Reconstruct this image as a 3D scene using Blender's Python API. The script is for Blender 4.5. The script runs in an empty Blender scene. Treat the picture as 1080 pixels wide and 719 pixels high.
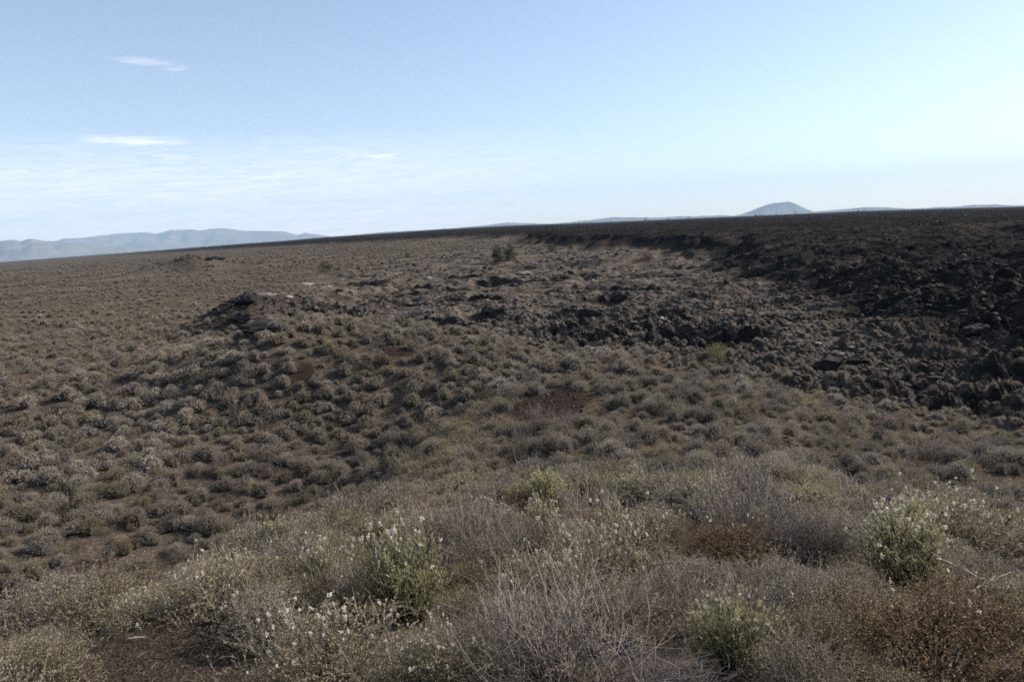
import bpy, math, random
import numpy as np
from mathutils import Vector, Matrix

rng = np.random.default_rng(7)
random.seed(7)
SC = bpy.context.scene
COL = SC.collection
R = math.radians

# ------------------------------------------------------------------ settings
EYE_ABOVE = 1.7
LENS = 26.0
PITCH, ROLL = 8.57, -3.1
SUN_AZ, SUN_EL = 69.0, 30.0
SKY_STRENGTH, SUN_STRENGTH, EXPOSURE = 0.098, 5.0, 0.92
HAZE_DENSITY = 3.8e-5

# ------------------------------------------------------------------ noise
_pr = np.random.default_rng(1234)
_perm = np.concatenate([p := _pr.permutation(512), p]).astype(np.int64)
_ga = _pr.uniform(0, 2*np.pi, 512)
_gx, _gy = np.cos(_ga), np.sin(_ga)

def pn(x, y, seed=0):
    x = np.asarray(x, float) + seed*17.31; y = np.asarray(y, float) + seed*9.77
    xi = np.floor(x).astype(np.int64); yi = np.floor(y).astype(np.int64)
    fx = x-xi; fy = y-yi
    u = fx*fx*fx*(fx*(fx*6-15)+10); v = fy*fy*fy*(fy*(fy*6-15)+10)
    def g(ix, iy, dx, dy):
        h = _perm[(_perm[ix & 511] + iy) & 511]
        return _gx[h]*dx + _gy[h]*dy
    a = g(xi, yi, fx, fy); b = g(xi+1, yi, fx-1, fy)
    c = g(xi, yi+1, fx, fy-1); d = g(xi+1, yi+1, fx-1, fy-1)
    return ((a+(b-a)*u)+((c+(d-c)*u)-(a+(b-a)*u))*v)*1.5

def fbm(x, y, octv=4, seed=0, gain=0.5):
    s = 0; a = 1.0; f = 1.0
    for i in range(octv):
        s = s + a*pn(x*f, y*f, seed+i*3); a *= gain; f *= 2.03
    return s

def lumps(x, y, octv=3, seed=0, gain=0.5):          # rounded blocks with sharp creases
    s = 0; a = 1.0; f = 1.0
    for i in range(octv):
        s = s + a*np.minimum(np.abs(pn(x*f, y*f, seed+i*5))*2.2, 1.0); a *= gain; f *= 2.1
    return s

def sstep(a, b, x):
    t = np.clip((x-a)/(b-a), 0, 1)
    return t*t*(3-2*t)

# ------------------------------------------------------------------ camera model
F_PX = 1080*LENS/36.0
cam_rot = Matrix.Rotation(R(90-PITCH), 3, 'X') @ Matrix.Rotation(R(ROLL), 3, 'Z')
_CR = np.array(cam_rot)

def ray(px, py):                                     # photo pixel (1080x719) -> direction
    d = np.array([(px-540)/F_PX, -(py-359.5)/F_PX, -1.0])
    d = _CR @ d
    return d/np.linalg.norm(d)

def az_el(px, py):
    d = ray(px, py)
    return math.degrees(math.atan2(d[0], d[1])), math.degrees(math.asin(d[2]))

HOR = [(0,276),(60,271.5),(120,267),(180,262.5),(250,257),(300,253.5),(340,250),(400,246),(450,242.5),(500,239.5),(540,237.5),(600,235.5),(660,233),
       (720,230.5),(800,227),(860,224.5),(900,222.5),(1000,219.5),(1080,217.5)]
_h = np.array([az_el(*p) for p in HOR])
_haz = np.concatenate([[-180, -60], _h[:,0], [60, 180]])
_hel = np.concatenate([[0, _h[0,1]], _h[:,1], [_h[-1,1], 0]])

def hor_el(azdeg): return np.interp(azdeg, _haz, _hel)

# ------------------------------------------------------------------ terrain
def poly_sd(x, y, P):                                # signed distance, positive inside
    P = np.array(P, float); n = len(P)
    d2 = np.full(x.shape, 1e18); ins = np.zeros(x.shape, bool)
    for i in range(n):
        ax, ay = P[i]; bx, by = P[(i+1) % n]
        ex, ey = bx-ax, by-ay
        t = np.clip(((x-ax)*ex+(y-ay)*ey)/(ex*ex+ey*ey), 0, 1)
        d2 = np.minimum(d2, (x-ax-t*ex)**2+(y-ay-t*ey)**2)
        c = ((ay > y) != (by > y)) & (x < (bx-ax)*(y-ay)/(by-ay+1e-12)+ax)
        ins ^= c
    return np.where(ins, 1, -1)*np.sqrt(d2)

AA = [(200,14),(60,22),(30,28),(21,29.5),(18,32.5),(18.5,40),(22,52),(24,66),(23.5,90),(31,118),(32,155),(17,200),(5,243),(12,330),(-20,420),(-110,520),
      (-240,760),(-520,1150),(-2300,4200),(-2000,30000),(30000,30000),(30000,14)]
PAHOE = [(-5,44),(2.4,32),(8,28.5),(13.5,22),(27,14),(60,4),(300,0),(300,60),(60,300),(14,330),(6,262),(-22,215),(-34,150),(-27,95),(-19.5,60),(-17,55),(-11,53)]
OUT = [(-24.5,56),(-22,52.5),(-17.5,52),(-16,56),(-17.5,60),(-19,66),(-23,67),(-25,61)]
KNOLL = (-84.0, 197.0)

_hs = [-60,-30,-8,0,2.2,4.5,8,10.5,12.5,15,17.5,20.5,24,28,36,52,200]
_hz = [2.5,4.0,5.0,4.8,4.3,3.72,2.88,2.3,1.75,.95,.6,.72,.95,.6,.1,0,0]

def seg_d(x, y, a, b):
    ex, ey = b[0]-a[0], b[1]-a[1]
    t = np.clip(((x-a[0])*ex+(y-a[1])*ey)/(ex*ex+ey*ey), 0, 1)
    return np.hypot(x-a[0]-t*ex, y-a[1]-t*ey), t

MOUND = [(-24,32.5,.4),(-16,33.8,1.3),(-9.5,33.4,2.65),(-3.5,33.2,1.85),(1.2,30,.85)]

def base_height(x, y):
    s = y + 0.06*x; t = x - 0.065*y
    L = sstep(-8.2, -2.8, t + 0.9*pn(y*.12, x*.05, 3))*(1-sstep(3.0, 9.6, t + 0.9*pn(y*.11, x*.04, 5)))
    back = np.where(y < 0, 1.0, L)
    z = np.interp(s, _hs, _hz)*np.where(y < 0, np.maximum(L, .35), back)
    # mound across the little valley
    m = np.zeros_like(x); 
    for a, b in zip(MOUND[:-1], MOUND[1:]):
        d, tt = seg_d(x, y, a, b)
        h = a[2]+(b[2]-a[2])*tt
        front = y < (a[1]+(b[1]-a[1])*tt)
        w = np.where(front, 8.4, 7.0)
        m = np.maximum(m, h*(1-sstep(0.6, w, d)))
    z = np.maximum(z, 0)*0.0 + np.sqrt(z*z + m*m + 1e-9)
    # shallow valley between hill and mound
    dg, tg = seg_d(x, y, (-12.5, 14.5), (-3.2, 25.5))
    z = z - (1.5-.6*tg)*np.exp(-(dg/3.4)**2) - .65*np.exp(-(((x+11)/8)**2+((y-19.5)/6)**2)) - 0.6*sstep(9, 16, x)*(1-sstep(24, 40, y))
    # outcrop mound with pale slabs
    d, _ = seg_d(x, y, (-20, 58), (-21, 78))
    z = z + 1.3*(1-sstep(1.5, 8, d))
    # distant rocky knoll
    d, _ = seg_d(x, y, (KNOLL[0]-6, KNOLL[1]), (KNOLL[0]+4, KNOLL[1]))
    z = z + 3.3*(1-sstep(0, 15, d)) + 1.2*(1-sstep(0, 4.5, np.hypot(x-KNOLL[0], y-KNOLL[1])))
    z = z + 1.6*(1-sstep(0, 10, np.hypot(x-KNOLL[0]-18, y-KNOLL[1]-2)))
    z = z + 0.28*fbm(x*.06, y*.06, 3, 11) + .10*fbm(x*.35, y*.35, 2, 21)*sstep(2, 6, np.hypot(x, y))
    return z

def zones(x, y):
    r = np.hypot(x, y)
    aa = np.maximum(poly_sd(x, y, AA), np.where(r < 120, poly_sd(x, y, OUT)-1.0, -99)) + 2.2*fbm(x*.09, y*.09, 3, 31)*np.where(x < -10, np.clip(r/160, .3, 4), np.clip(r/60, .4, 4))
    pa = poly_sd(x, y, PAHOE) + 2.2*fbm(x*.12, y*.12, 3, 41)
    return aa, pa

def lava_height(x, y, aa, pa, r):
    # f drops the waves that the sheet is too coarse for at that distance
    wA = r*r/15000.0
    A = sstep(-1-wA, 8+wA, aa)
    P = sstep(-2, 3, pa)*(1-A)
    z = np.zeros_like(x)
    mA = A > 0
    if mA.any():
        X, Y, rr = x[mA], y[mA], r[mA]
        f = lambda wl: 1-sstep(.7*math.sqrt(3620*wl), 1.35*math.sqrt(3620*wl), rr)
        edge = np.exp(-((aa[mA]-6)/6)**2)
        q = 1.35 + 1.7*sstep(45, 150, rr) + .6*fbm(X*.035, Y*.035, 2, 51)*f(28) + .25*edge + (lumps(X*.11, Y*.11, 2, 53)-.75)*.65*f(9) \
            + (lumps(X*.33, Y*.33, 2, 57)-.75)*.55*f(3) + (lumps(X*.9, Y*.9, 2, 61)-.7)*.30*f(1.1) + (lumps(X*2.6, Y*2.6, 2, 67)-.7)*.12*f(.45)
        z[mA] = A[mA]*q
    mP = P > 0
    if mP.any():
        X, Y, rr = x[mP], y[mP], r[mP]
        f = lambda wl: 1-sstep(.7*math.sqrt(3620*wl), 1.35*math.sqrt(3620*wl), rr)
        big = fbm(X*.055+.3*pn(X*.02, Y*.02, 9), Y*.08, 3, 71)
        rough = sstep(-.45, .35, fbm(X*.055, Y*.085, 3, 75))
        pit = sstep(.16, .5, -fbm(X*.08, Y*.21, 3, 77))
        q = .62*big*f(14) - 1.15*pit*f(5)*(.35+rough) + (lumps(X*.16, Y*.42, 3, 79)-.7)*(.22+.30*rough)*f(3) + (lumps(X*.95, Y*1.1, 2, 83)-.7)*(.13+.24*rough)*f(1) + (lumps(X*2.8, Y*2.8, 2, 89)-.7)*.11*f(.45)
        z[mP] += P[mP]*q
    return z

ZCAM = [0.0]
def height(x, y):
    x = np.asarray(x, float); y = np.asarray(y, float)
    r = np.hypot(x, y)
    aa, pa = zones(x, y)
    near = 1-sstep(250, 500, r)
    z = base_height(x, y)*near + (1-near)*(.5*fbm(x*.008, y*.008, 2, 91))
    z = z + lava_height(x, y, aa, pa, r)
    az = np.degrees(np.arctan2(x, y))
    dip = sstep(60, 260, r)
    return z + r*np.tan(np.radians(hor_el(az)))*dip - 4.0*sstep(700, 3000, r)*0

def h1(x, y): return float(height(np.array([x]), np.array([y]))[0])

ZC = h1(0, 0) + EYE_ABOVE

def px_ground(px, py, lift=0.0, rmax=1500):
    d = ray(px, py)
    t = np.concatenate([np.arange(1.5, 60, .02), np.geomspace(60, rmax, 1500)])
    X = d[0]*t; Y = d[1]*t; Z = ZC + d[2]*t
    hit = np.nonzero(Z < height(X, Y)+lift)[0]
    i = hit[0] if len(hit) else -1
    return float(X[i]), float(Y[i])

# ------------------------------------------------------------------ object helpers
def link(o, parent=None):
    COL.objects.link(o)
    if parent is not None: o.parent = parent
    return o

def tag(o, label=None, cat=None, group=None, kind=None):
    if label: o['label'] = label
    if cat: o['category'] = cat
    if group: o['group'] = group
    if kind: o['kind'] = kind
    return o

def raw_mesh(name, V, tris=None, quads=None, mats=(), mat_idx=None, smooth=None):
    """V (n,3); tris (a,3) and quads (b,4); mat_idx per face, tris first"""
    me = bpy.data.meshes.new(name)
    V = np.ascontiguousarray(V, np.float32)
    tris = np.zeros((0, 3), np.int32) if tris is None or len(tris) == 0 else np.asarray(tris, np.int32)
    quads = np.zeros((0, 4), np.int32) if quads is None or len(quads) == 0 else np.asarray(quads, np.int32)
    nl = len(tris)*3+len(quads)*4; nf = len(tris)+len(quads)
    me.vertices.add(len(V)); me.vertices.foreach_set('co', V.ravel())
    if nf:
        me.loops.add(nl); me.polygons.add(nf)
        me.loops.foreach_set('vertex_index', np.concatenate([tris.ravel(), quads.ravel()]).astype(np.int32))
        st = np.concatenate([np.arange(len(tris))*3, len(tris)*3+np.arange(len(quads))*4]).astype(np.int32)
        me.polygons.foreach_set('loop_start', st)
        if mat_idx is not None: me.polygons.foreach_set('material_index', np.asarray(mat_idx, np.int32))
        sm = np.zeros(nf, bool) if smooth is None else np.broadcast_to(np.asarray(smooth, bool), (nf,))
        me.polygons.foreach_set('use_smooth', np.ascontiguousarray(sm))
    for m in mats: me.materials.append(m)
    me.update(calc_edges=True)
    return me

# ------------------------------------------------------------------ materials
def new_mat(name):
    m = bpy.data.materials.new(name); m.use_nodes = True
    nt = m.node_tree; nt.nodes.clear()
    out = nt.nodes.new('ShaderNodeOutputMaterial')
    return m, nt, out

def N(nt, t, **kw):
    n = nt.nodes.new(t)
    for k, v in kw.items():
        if k.startswith('i_'):
            n.inputs[k[2:].replace('_', ' ')].default_value = v
        else: setattr(n, k, v)
    return n

def ramp(nt, fac, stops, interp='LINEAR'):
    r = nt.nodes.new('ShaderNodeValToRGB'); r.color_ramp.interpolation = interp
    el = r.color_ramp.elements
    while len(el) < len(stops): el.new(.5)
    for e, (p, c) in zip(el, stops):
        e.position = p; e.color = (*c, 1) if len(c) == 3 else c
    if fac is not None: nt.links.new(fac, r.inputs['Fac'])
    return r.outputs['Color']

def noise(nt, scale, detail=4, rough=.55, vec=None, dist=0):
    n = N(nt, 'ShaderNodeTexNoise'); n.inputs['Scale'].default_value = scale
    n.inputs['Detail'].default_value = detail; n.inputs['Roughness'].default_value = rough; n.inputs['Distortion'].default_value = dist
    if vec is not None: nt.links.new(vec, n.inputs['Vector'])
    return n.outputs['Fac']

def mixc(nt, fac, a, b, mode='MIX'):
    m = N(nt, 'ShaderNodeMix', data_type='RGBA', blend_type=mode)
    for s, v in ((m.inputs[0], fac), (m.inputs[6], a), (m.inputs[7], b)):
        if hasattr(v, 'is_linked'): nt.links.new(v, s)
        elif isinstance(v, tuple): s.default_value = (*v, 1) if len(v) == 3 else v
        else: s.default_value = v
    return m.outputs[2]

def math_n(nt, op, a, b=None, c=None):
    m = N(nt, 'ShaderNodeMath', operation=op)
    for i, v in enumerate((a, b, c)):
        if v is None: continue
        if hasattr(v, 'is_linked'): nt.links.new(v, m.inputs[i])
        else: m.inputs[i].default_value = v
    return m.outputs[0]

def plant_mat(name, cols, transl=.3, rough=.65, spec=.25, patch=.35):
    m, nt, out = new_mat(name)
    oi = N(nt, 'ShaderNodeObjectInfo')
    geo = N(nt, 'ShaderNodeNewGeometry')
    k = len(cols)
    c = ramp(nt, oi.outputs['Random'], [(i/max(1, k-1), cols[i]) for i in range(k)])
    pi = math_n(nt, 'MULTIPLY_ADD', geo.outputs['Random Per Island'], .7, .65)
    pn_ = noise(nt, .09, 3, .6, geo.outputs['Position'])
    pv = math_n(nt, 'MULTIPLY_ADD', pn_, patch*2, 1-patch)
    f = math_n(nt, 'MULTIPLY', pi, pv)
    mm = N(nt, 'ShaderNodeVectorMath', operation='SCALE'); nt.links.new(c, mm.inputs[0]); nt.links.new(f, mm.inputs['Scale'])
    c = mm.outputs[0]
    p = N(nt, 'ShaderNodeBsdfPrincipled'); nt.links.new(c, p.inputs['Base Color'])
    p.inputs['Roughness'].default_value = rough; p.inputs['Specular IOR Level'].default_value = spec
    if transl > 0:
        t = N(nt, 'ShaderNodeBsdfTranslucent'); nt.links.new(c, t.inputs['Color'])
        mx = N(nt, 'ShaderNodeMixShader'); mx.inputs[0].default_value = transl
        nt.links.new(p.outputs[0], mx.inputs[1]); nt.links.new(t.outputs[0], mx.inputs[2])
        nt.links.new(mx.outputs[0], out.inputs['Surface'])
    else: nt.links.new(p.outputs[0], out.inputs['Surface'])
    return m

M = {}
M['twig'] = plant_mat('bare grey twig bark', [(.17,.135,.105),(.26,.215,.175),(.20,.155,.125)], 0, .6, .4)
M['browntwig'] = plant_mat('bare brown twig bark', [(.13,.10,.082),(.20,.165,.14),(.155,.12,.10)], 0, .7, .3)
M['darktwig'] = plant_mat('dark stem bark and shade dome', [(.03,.023,.019),(.05,.039,.033)], 0, .8, .2)  # also on the added dome that darkens the shrub interior
M['sage_leaf'] = plant_mat('grey sagebrush leaf', [(.235,.205,.15),(.185,.162,.12),(.28,.245,.195),(.215,.172,.13)], .25)
M['olive_leaf'] = plant_mat('olive shrub leaf', [(.25,.21,.125),(.285,.24,.15),(.22,.19,.115)], .28)
M['green_leaf'] = plant_mat('green rabbitbrush leaf', [(.29,.275,.15),(.33,.305,.175),(.26,.24,.135)], .32)
M['rust_leaf'] = plant_mat('rust brown buckwheat leaf', [(.20,.125,.062),(.235,.155,.08),(.18,.12,.065)], .25)
M['seed'] = plant_mat('white fluffy seed head', [(.62,.57,.49),(.70,.66,.59),(.52,.46,.37)], .4, .9, .1, .1)
M['straw'] = plant_mat('dry straw grass', [(.25,.195,.125),(.20,.155,.10),(.30,.245,.17)], .35)
M['plain_leaf'] = plant_mat('grey brown sagebrush leaf', [(.27,.232,.182),(.21,.186,.145),(.345,.30,.245),(.235,.195,.15),(.16,.135,.105)], .27, patch=.5)
M['dead'] = plant_mat('bleached dead wood', [(.34,.30,.265),(.42,.38,.34)], 0, .75, .3)
M['tree_leaf'] = plant_mat('dark pine needle', [(.055,.06,.03),(.07,.07,.038),(.045,.052,.026)], .2)
M['tree_bark'] = plant_mat('grey tree bark', [(.09,.075,.06),(.12,.1,.085)], 0, .9, .2)

def ground_mat():
    m, nt, out = new_mat('cinder soil, dry litter and lava')
    geo = N(nt, 'ShaderNodeNewGeometry'); pos = geo.outputs['Position']
    at = N(nt, 'ShaderNodeAttribute', attribute_name='zone')
    sep = N(nt, 'ShaderNodeSeparateColor'); nt.links.new(at.outputs['Color'], sep.inputs[0])
    aa, pa, red = sep.outputs
    at2 = N(nt, 'ShaderNodeAttribute', attribute_name='zone2')
    sep2 = N(nt, 'ShaderNodeSeparateColor'); nt.links.new(at2.outputs['Color'], sep2.inputs[0])
    bare, rocky, far = sep2.outputs
    n1 = noise(nt, .6, 6, .65, pos); n2 = noise(nt, 9, 5, .7, pos); n3 = noise(nt, .045, 5, .6, pos)
    n4 = noise(nt, 40, 3, .7, pos)
    soil = ramp(nt, n1, [(.3, (.042,.033,.027)), (.55, (.072,.058,.046)), (.72, (.12,.098,.075))])
    soil = mixc(nt, ramp(nt, n2, [(.5, (0,0,0)), (.66, (1,1,1))]), soil, (.15,.117,.08))
    cind = ramp(nt, n4, [(.3, (.018,.014,.012)), (.55, (.045,.034,.028)), (.75, (.10,.078,.062))])
    soil = mixc(nt, bare, soil, cind)
    # far plain: bushes merge into patches of grey brown
    farc = ramp(nt, n3, [(.34, (.048,.039,.033)), (.5, (.082,.068,.056)), (.66, (.125,.103,.082))])
    soil = mixc(nt, far, soil, farc)
    lavac = ramp(nt, n1, [(.3, (.010,.009,.0092)), (.5, (.019,.017,.017)), (.66, (.036,.031,.029)), (.8, (.068,.058,.052))])
    lich = ramp(nt, noise(nt, 2.2, 6, .7, pos), [(.56, (0,0,0)), (.7, (1,1,1))])
    nz = N(nt, 'ShaderNodeSeparateXYZ'); nt.links.new(geo.outputs['Normal'], nz.inputs[0])
    up = ramp(nt, nz.outputs['Z'], [(.55, (0,0,0)), (.9, (1,1,1))])
    upo = ramp(nt, nz.outputs['Z'], [(.3, (0,0,0)), (.8, (1,1,1))])
    lavat = mixc(nt, math_n(nt, 'MULTIPLY', math_n(nt, 'MULTIPLY', lich, up), .25), lavac, (.17,.15,.125))
    # dust and litter lie on the flats of the older flow
    oldp = ramp(nt, noise(nt, .35, 5, .65, pos), [(.38, (0,0,0)), (.56, (1,1,1))])
    litter = ramp(nt, n2, [(.3, (.095,.078,.063)), (.6, (.165,.137,.11)), (.78, (.28,.24,.20))])
    old = mixc(nt, math_n(nt, 'MULTIPLY', math_n(nt, 'MULTIPLY_ADD', oldp, .6, .25), upo), lavat, litter)
    aat = mixc(nt, math_n(nt, 'MULTIPLY', ramp(nt, noise(nt, .11, 5, .65, pos), [(.50, (0,0,0)), (.66, (1,1,1))]), up), lavat, (.052,.044,.037))
    aat = mixc(nt, math_n(nt, 'MULTIPLY', far, .55), aat, (.008,.0075,.008))   # self-shadow of the smoothed-out far flow, put into a darker colour
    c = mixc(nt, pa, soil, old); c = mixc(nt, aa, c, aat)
    redc = ramp(nt, n2, [(.3, (.025,.0175,.015)), (.7, (.052,.037,.031))])
    c = mixc(nt, red, c, redc)
    b = N(nt, 'ShaderNodeBsdfPrincipled'); nt.links.new(c, b.inputs['Base Color'])
    b.inputs['Roughness'].default_value = 1; b.inputs['Specular IOR Level'].default_value = .0
    bp = N(nt, 'ShaderNodeBump'); bp.inputs['Strength'].default_value = .6; bp.inputs['Distance'].default_value = .05
    nt.links.new(math_n(nt, 'ADD', n2, n4), bp.inputs['Height']); nt.links.new(bp.outputs[0], b.inputs['Normal'])
    nt.links.new(b.outputs[0], out.inputs['Surface'])
    return m

def rock_mat(name, stops, lichen=(.2,.18,.14), amt=.5):
    m, nt, out = new_mat(name)
    geo = N(nt, 'ShaderNodeNewGeometry'); pos = geo.outputs['Position']
    oi = N(nt, 'ShaderNodeObjectInfo')
    c = ramp(nt, noise(nt, 2.5, 6, .7, pos), stops)
    l = ramp(nt, noise(nt, 1.3, 6, .7, pos), [(.52, (0,0,0)), (.66, (1,1,1))])
    c = mixc(nt, math_n(nt, 'MULTIPLY', l, amt), c, lichen)
    mm = N(nt, 'ShaderNodeVectorMath', operation='SCALE'); nt.links.new(c, mm.inputs[0])
    nt.links.new(math_n(nt, 'MULTIPLY_ADD', oi.outputs['Random'], .8, .6), mm.inputs['Scale'])
    b = N(nt, 'ShaderNodeBsdfPrincipled'); nt.links.new(mm.outputs[0], b.inputs['Base Color'])
    b.inputs['Roughness'].default_value = .9; b.inputs['Specular IOR Level'].default_value = .12
    bp = N(nt, 'ShaderNodeBump'); bp.inputs['Strength'].default_value = .7; bp.inputs['Distance'].default_value = .06
    nt.links.new(noise(nt, 11, 6, .7, pos), bp.inputs['Height']); nt.links.new(bp.outputs[0], b.inputs['Normal'])
    nt.links.new(b.outputs[0], out.inputs['Surface'])
    return m

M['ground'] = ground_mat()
M['lava'] = rock_mat('black lava rock', [(.3,(.014,.0125,.013)),(.55,(.027,.024,.0235)),(.75,(.052,.046,.042))], (.10,.088,.072), .22)
M['cinder'] = rock_mat('dark cinder gravel', [(.3,(.018,.014,.012)),(.55,(.04,.032,.027)),(.75,(.08,.065,.055))], (.12,.10,.08), .3)
M['redcinder'] = rock_mat('red cinder gravel', [(.3,(.027,.0195,.017)),(.55,(.05,.036,.030)),(.75,(.085,.063,.053))], (.10,.07,.055), .3)
M['oldlava'] = rock_mat('weathered lava rock', [(.3,(.045,.039,.036)),(.55,(.085,.074,.066)),(.75,(.15,.13,.113))], (.22,.195,.155), .5)
M['pale'] = rock_mat('pale weathered slab rock', [(.3,(.14,.12,.108)),(.55,(.21,.187,.168)),(.75,(.28,.25,.225))], (.30,.275,.23), .5)

# ------------------------------------------------------------------ ground sheet
def build_ground():
    az = np.concatenate([np.linspace(-180, -46, 45)[:-1], np.linspace(-46, 46, 1500), np.linspace(46, 180, 45)[1:-1]])
    rr = [0.25]
    while rr[-1] < 33000:
        r = rr[-1]
        rr.append(r+max(.065 if r > 2 else .2, r*r/5070*.35) if r < 1500 else r*1.07)
    rr = np.array(rr)
    a = np.radians(az)
    x = np.outer(rr, np.sin(a)); y = np.outer(rr, np.cos(a))
    na, nr = len(az), len(rr)
    x = x.ravel(); y = y.ravel()
    z = height(x, y)
    V = np.concatenate([np.stack([x, y, z], 1), [[0, 0, h1(0, 0)]]])
    i = np.arange(nr-1)[:, None]*na + np.arange(na)[None, :]
    j = np.arange(nr-1)[:, None]*na + (np.arange(na)[None, :]+1) % na
    quads = np.stack([i, i+na, j+na, j], -1).reshape(-1, 4)
    k = np.arange(na); c = len(V)-1
    tris = np.stack([np.full(na, c), k, (k+1) % na], 1)
    aa, pa = zones(x, y)
    wA = (x*x+y*y)/30000.0
    A = sstep(-1-wA, 3+wA, aa); P = sstep(-3, 4, pa)
    qf = quads[:, 0]
    smooth = np.concatenate([np.ones(len(tris), bool), ~((A[qf] > .3) | (P[qf] > .4))])
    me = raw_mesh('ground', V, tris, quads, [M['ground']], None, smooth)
    r = np.hypot(x, y)
    red = np.zeros_like(x)
    for (cx, cy, wx, wy) in RED:
        q = np.hypot((x-cx)/wx, (y-cy)/wy) + .45*fbm(x*.5, y*.5, 3, 97)
        red = np.maximum(red, 1-sstep(.75, 1.1, q))
    q = np.hypot((x-BARE[0])/BARE[2], (y-BARE[1])/BARE[3]) + .25*fbm(x*1.2, y*1.2, 2, 99)
    bare = 1-sstep(.85, 1.35, q)
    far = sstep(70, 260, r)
    z0 = np.zeros_like(x); one = np.ones_like(x)
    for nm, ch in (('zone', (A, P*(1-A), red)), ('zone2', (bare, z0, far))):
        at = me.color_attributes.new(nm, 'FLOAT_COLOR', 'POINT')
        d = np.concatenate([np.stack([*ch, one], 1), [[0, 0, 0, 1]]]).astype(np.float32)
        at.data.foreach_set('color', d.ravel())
    o = link(bpy.data.objects.new('ground', me)); tag(o, kind='structure')
    return o

_rp = px_ground(585, 424); _r2 = px_ground(415, 372); _r3 = px_ground(318, 395)
_r4 = px_ground(835, 470); _r5 = px_ground(880, 488); _r6 = px_ground(800, 455)
RED = [(_rp[0], _rp[1], 1.7, 1.5), (_r2[0], _r2[1], 1.1, .55), (_r3[0], _r3[1], .5, .6), (_r4[0], _r4[1], .28, 1.6), (_r5[0], _r5[1], .3, 1.3)]
_bp = px_ground(188, 688)
BARE = (_bp[0]-.05, _bp[1], .62, .62)
build_ground()

# ------------------------------------------------------------------ shrubs
def tubes(P, Rr, sides=3):
    """P (n,k,3) centre lines, Rr (n,k) radii -> verts, quads"""
    n, k, _ = P.shape
    T = np.gradient(P, axis=1); T /= np.linalg.norm(T, axis=2, keepdims=True)+1e-9
    ref = np.where(np.abs(T[..., 2:3]) < .9, np.array([0, 0, 1.0]), np.array([1.0, 0, 0]))
    U = np.cross(T, ref); U /= np.linalg.norm(U, axis=2, keepdims=True)+1e-9
    W = np.cross(T, U)
    ang = np.arange(sides)*2*np.pi/sides
    V = P[:, :, None, :] + Rr[:, :, None, None]*(np.cos(ang)[None, None, :, None]*U[:, :, None, :]+np.sin(ang)[None, None, :, None]*W[:, :, None, :])
    base = (np.arange(n)*k*sides)[:, None, None]
    i = base + (np.arange(k-1)*sides)[None, :, None] + np.arange(sides)[None, None, :]
    j = base + (np.arange(k-1)*sides)[None, :, None] + (np.arange(sides)[None, None, :]+1) % sides
    Q = np.stack([i, j, j+sides, i+sides], -1).reshape(-1, 4)
    return V.reshape(-1, 3), Q

def unit(v): return v/(np.linalg.norm(v, axis=-1, keepdims=True)+1e-9)

def blades(C, D, L, W, g):
    """leaves: centre base C, direction D, length L, width W -> bent diamonds"""
    n = len(C)
    rnd = unit(g.normal(size=(n, 3))); S = unit(np.cross(D, rnd))
    L = L[:, None]; W = W[:, None]
    a = C; b = C + D*L*.55 + S*W*.5; c = C + D*L; d = C + D*L*.45 - S*W*.5
    V = np.stack([a, b, c, d], 1).reshape(-1, 3)
    return V, (np.arange(n)*4)[:, None]+np.arange(4)[None, :]

def puffs(C, rad, per, g):
    n = len(C)
    c = np.repeat(C, per, 0); D = unit(g.normal(size=(n*per, 3))+np.array([0, 0, .9]))
    c = c+g.normal(size=c.shape)*np.repeat(rad, per)[:, None]*.35*np.array([.6, .6, 1.2])
    r = np.repeat(rad, per)
    return blades(c-D*r[:, None]*.3, D, r*g.uniform(.4, .85, n*per), r*.42, g)

class Parts:
    def __init__(s): s.v = {}; s.q = {}; s.n = {}
    def add(s, key, V, Q):
        s.v.setdefault(key, []); s.q.setdefault(key, []); s.n.setdefault(key, 0)
        s.v[key].append(V); s.q[key].append(Q+s.n[key]); s.n[key] += len(V)
    def get(s, key): return np.concatenate(s.v[key]), np.concatenate(s.q[key])

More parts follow.
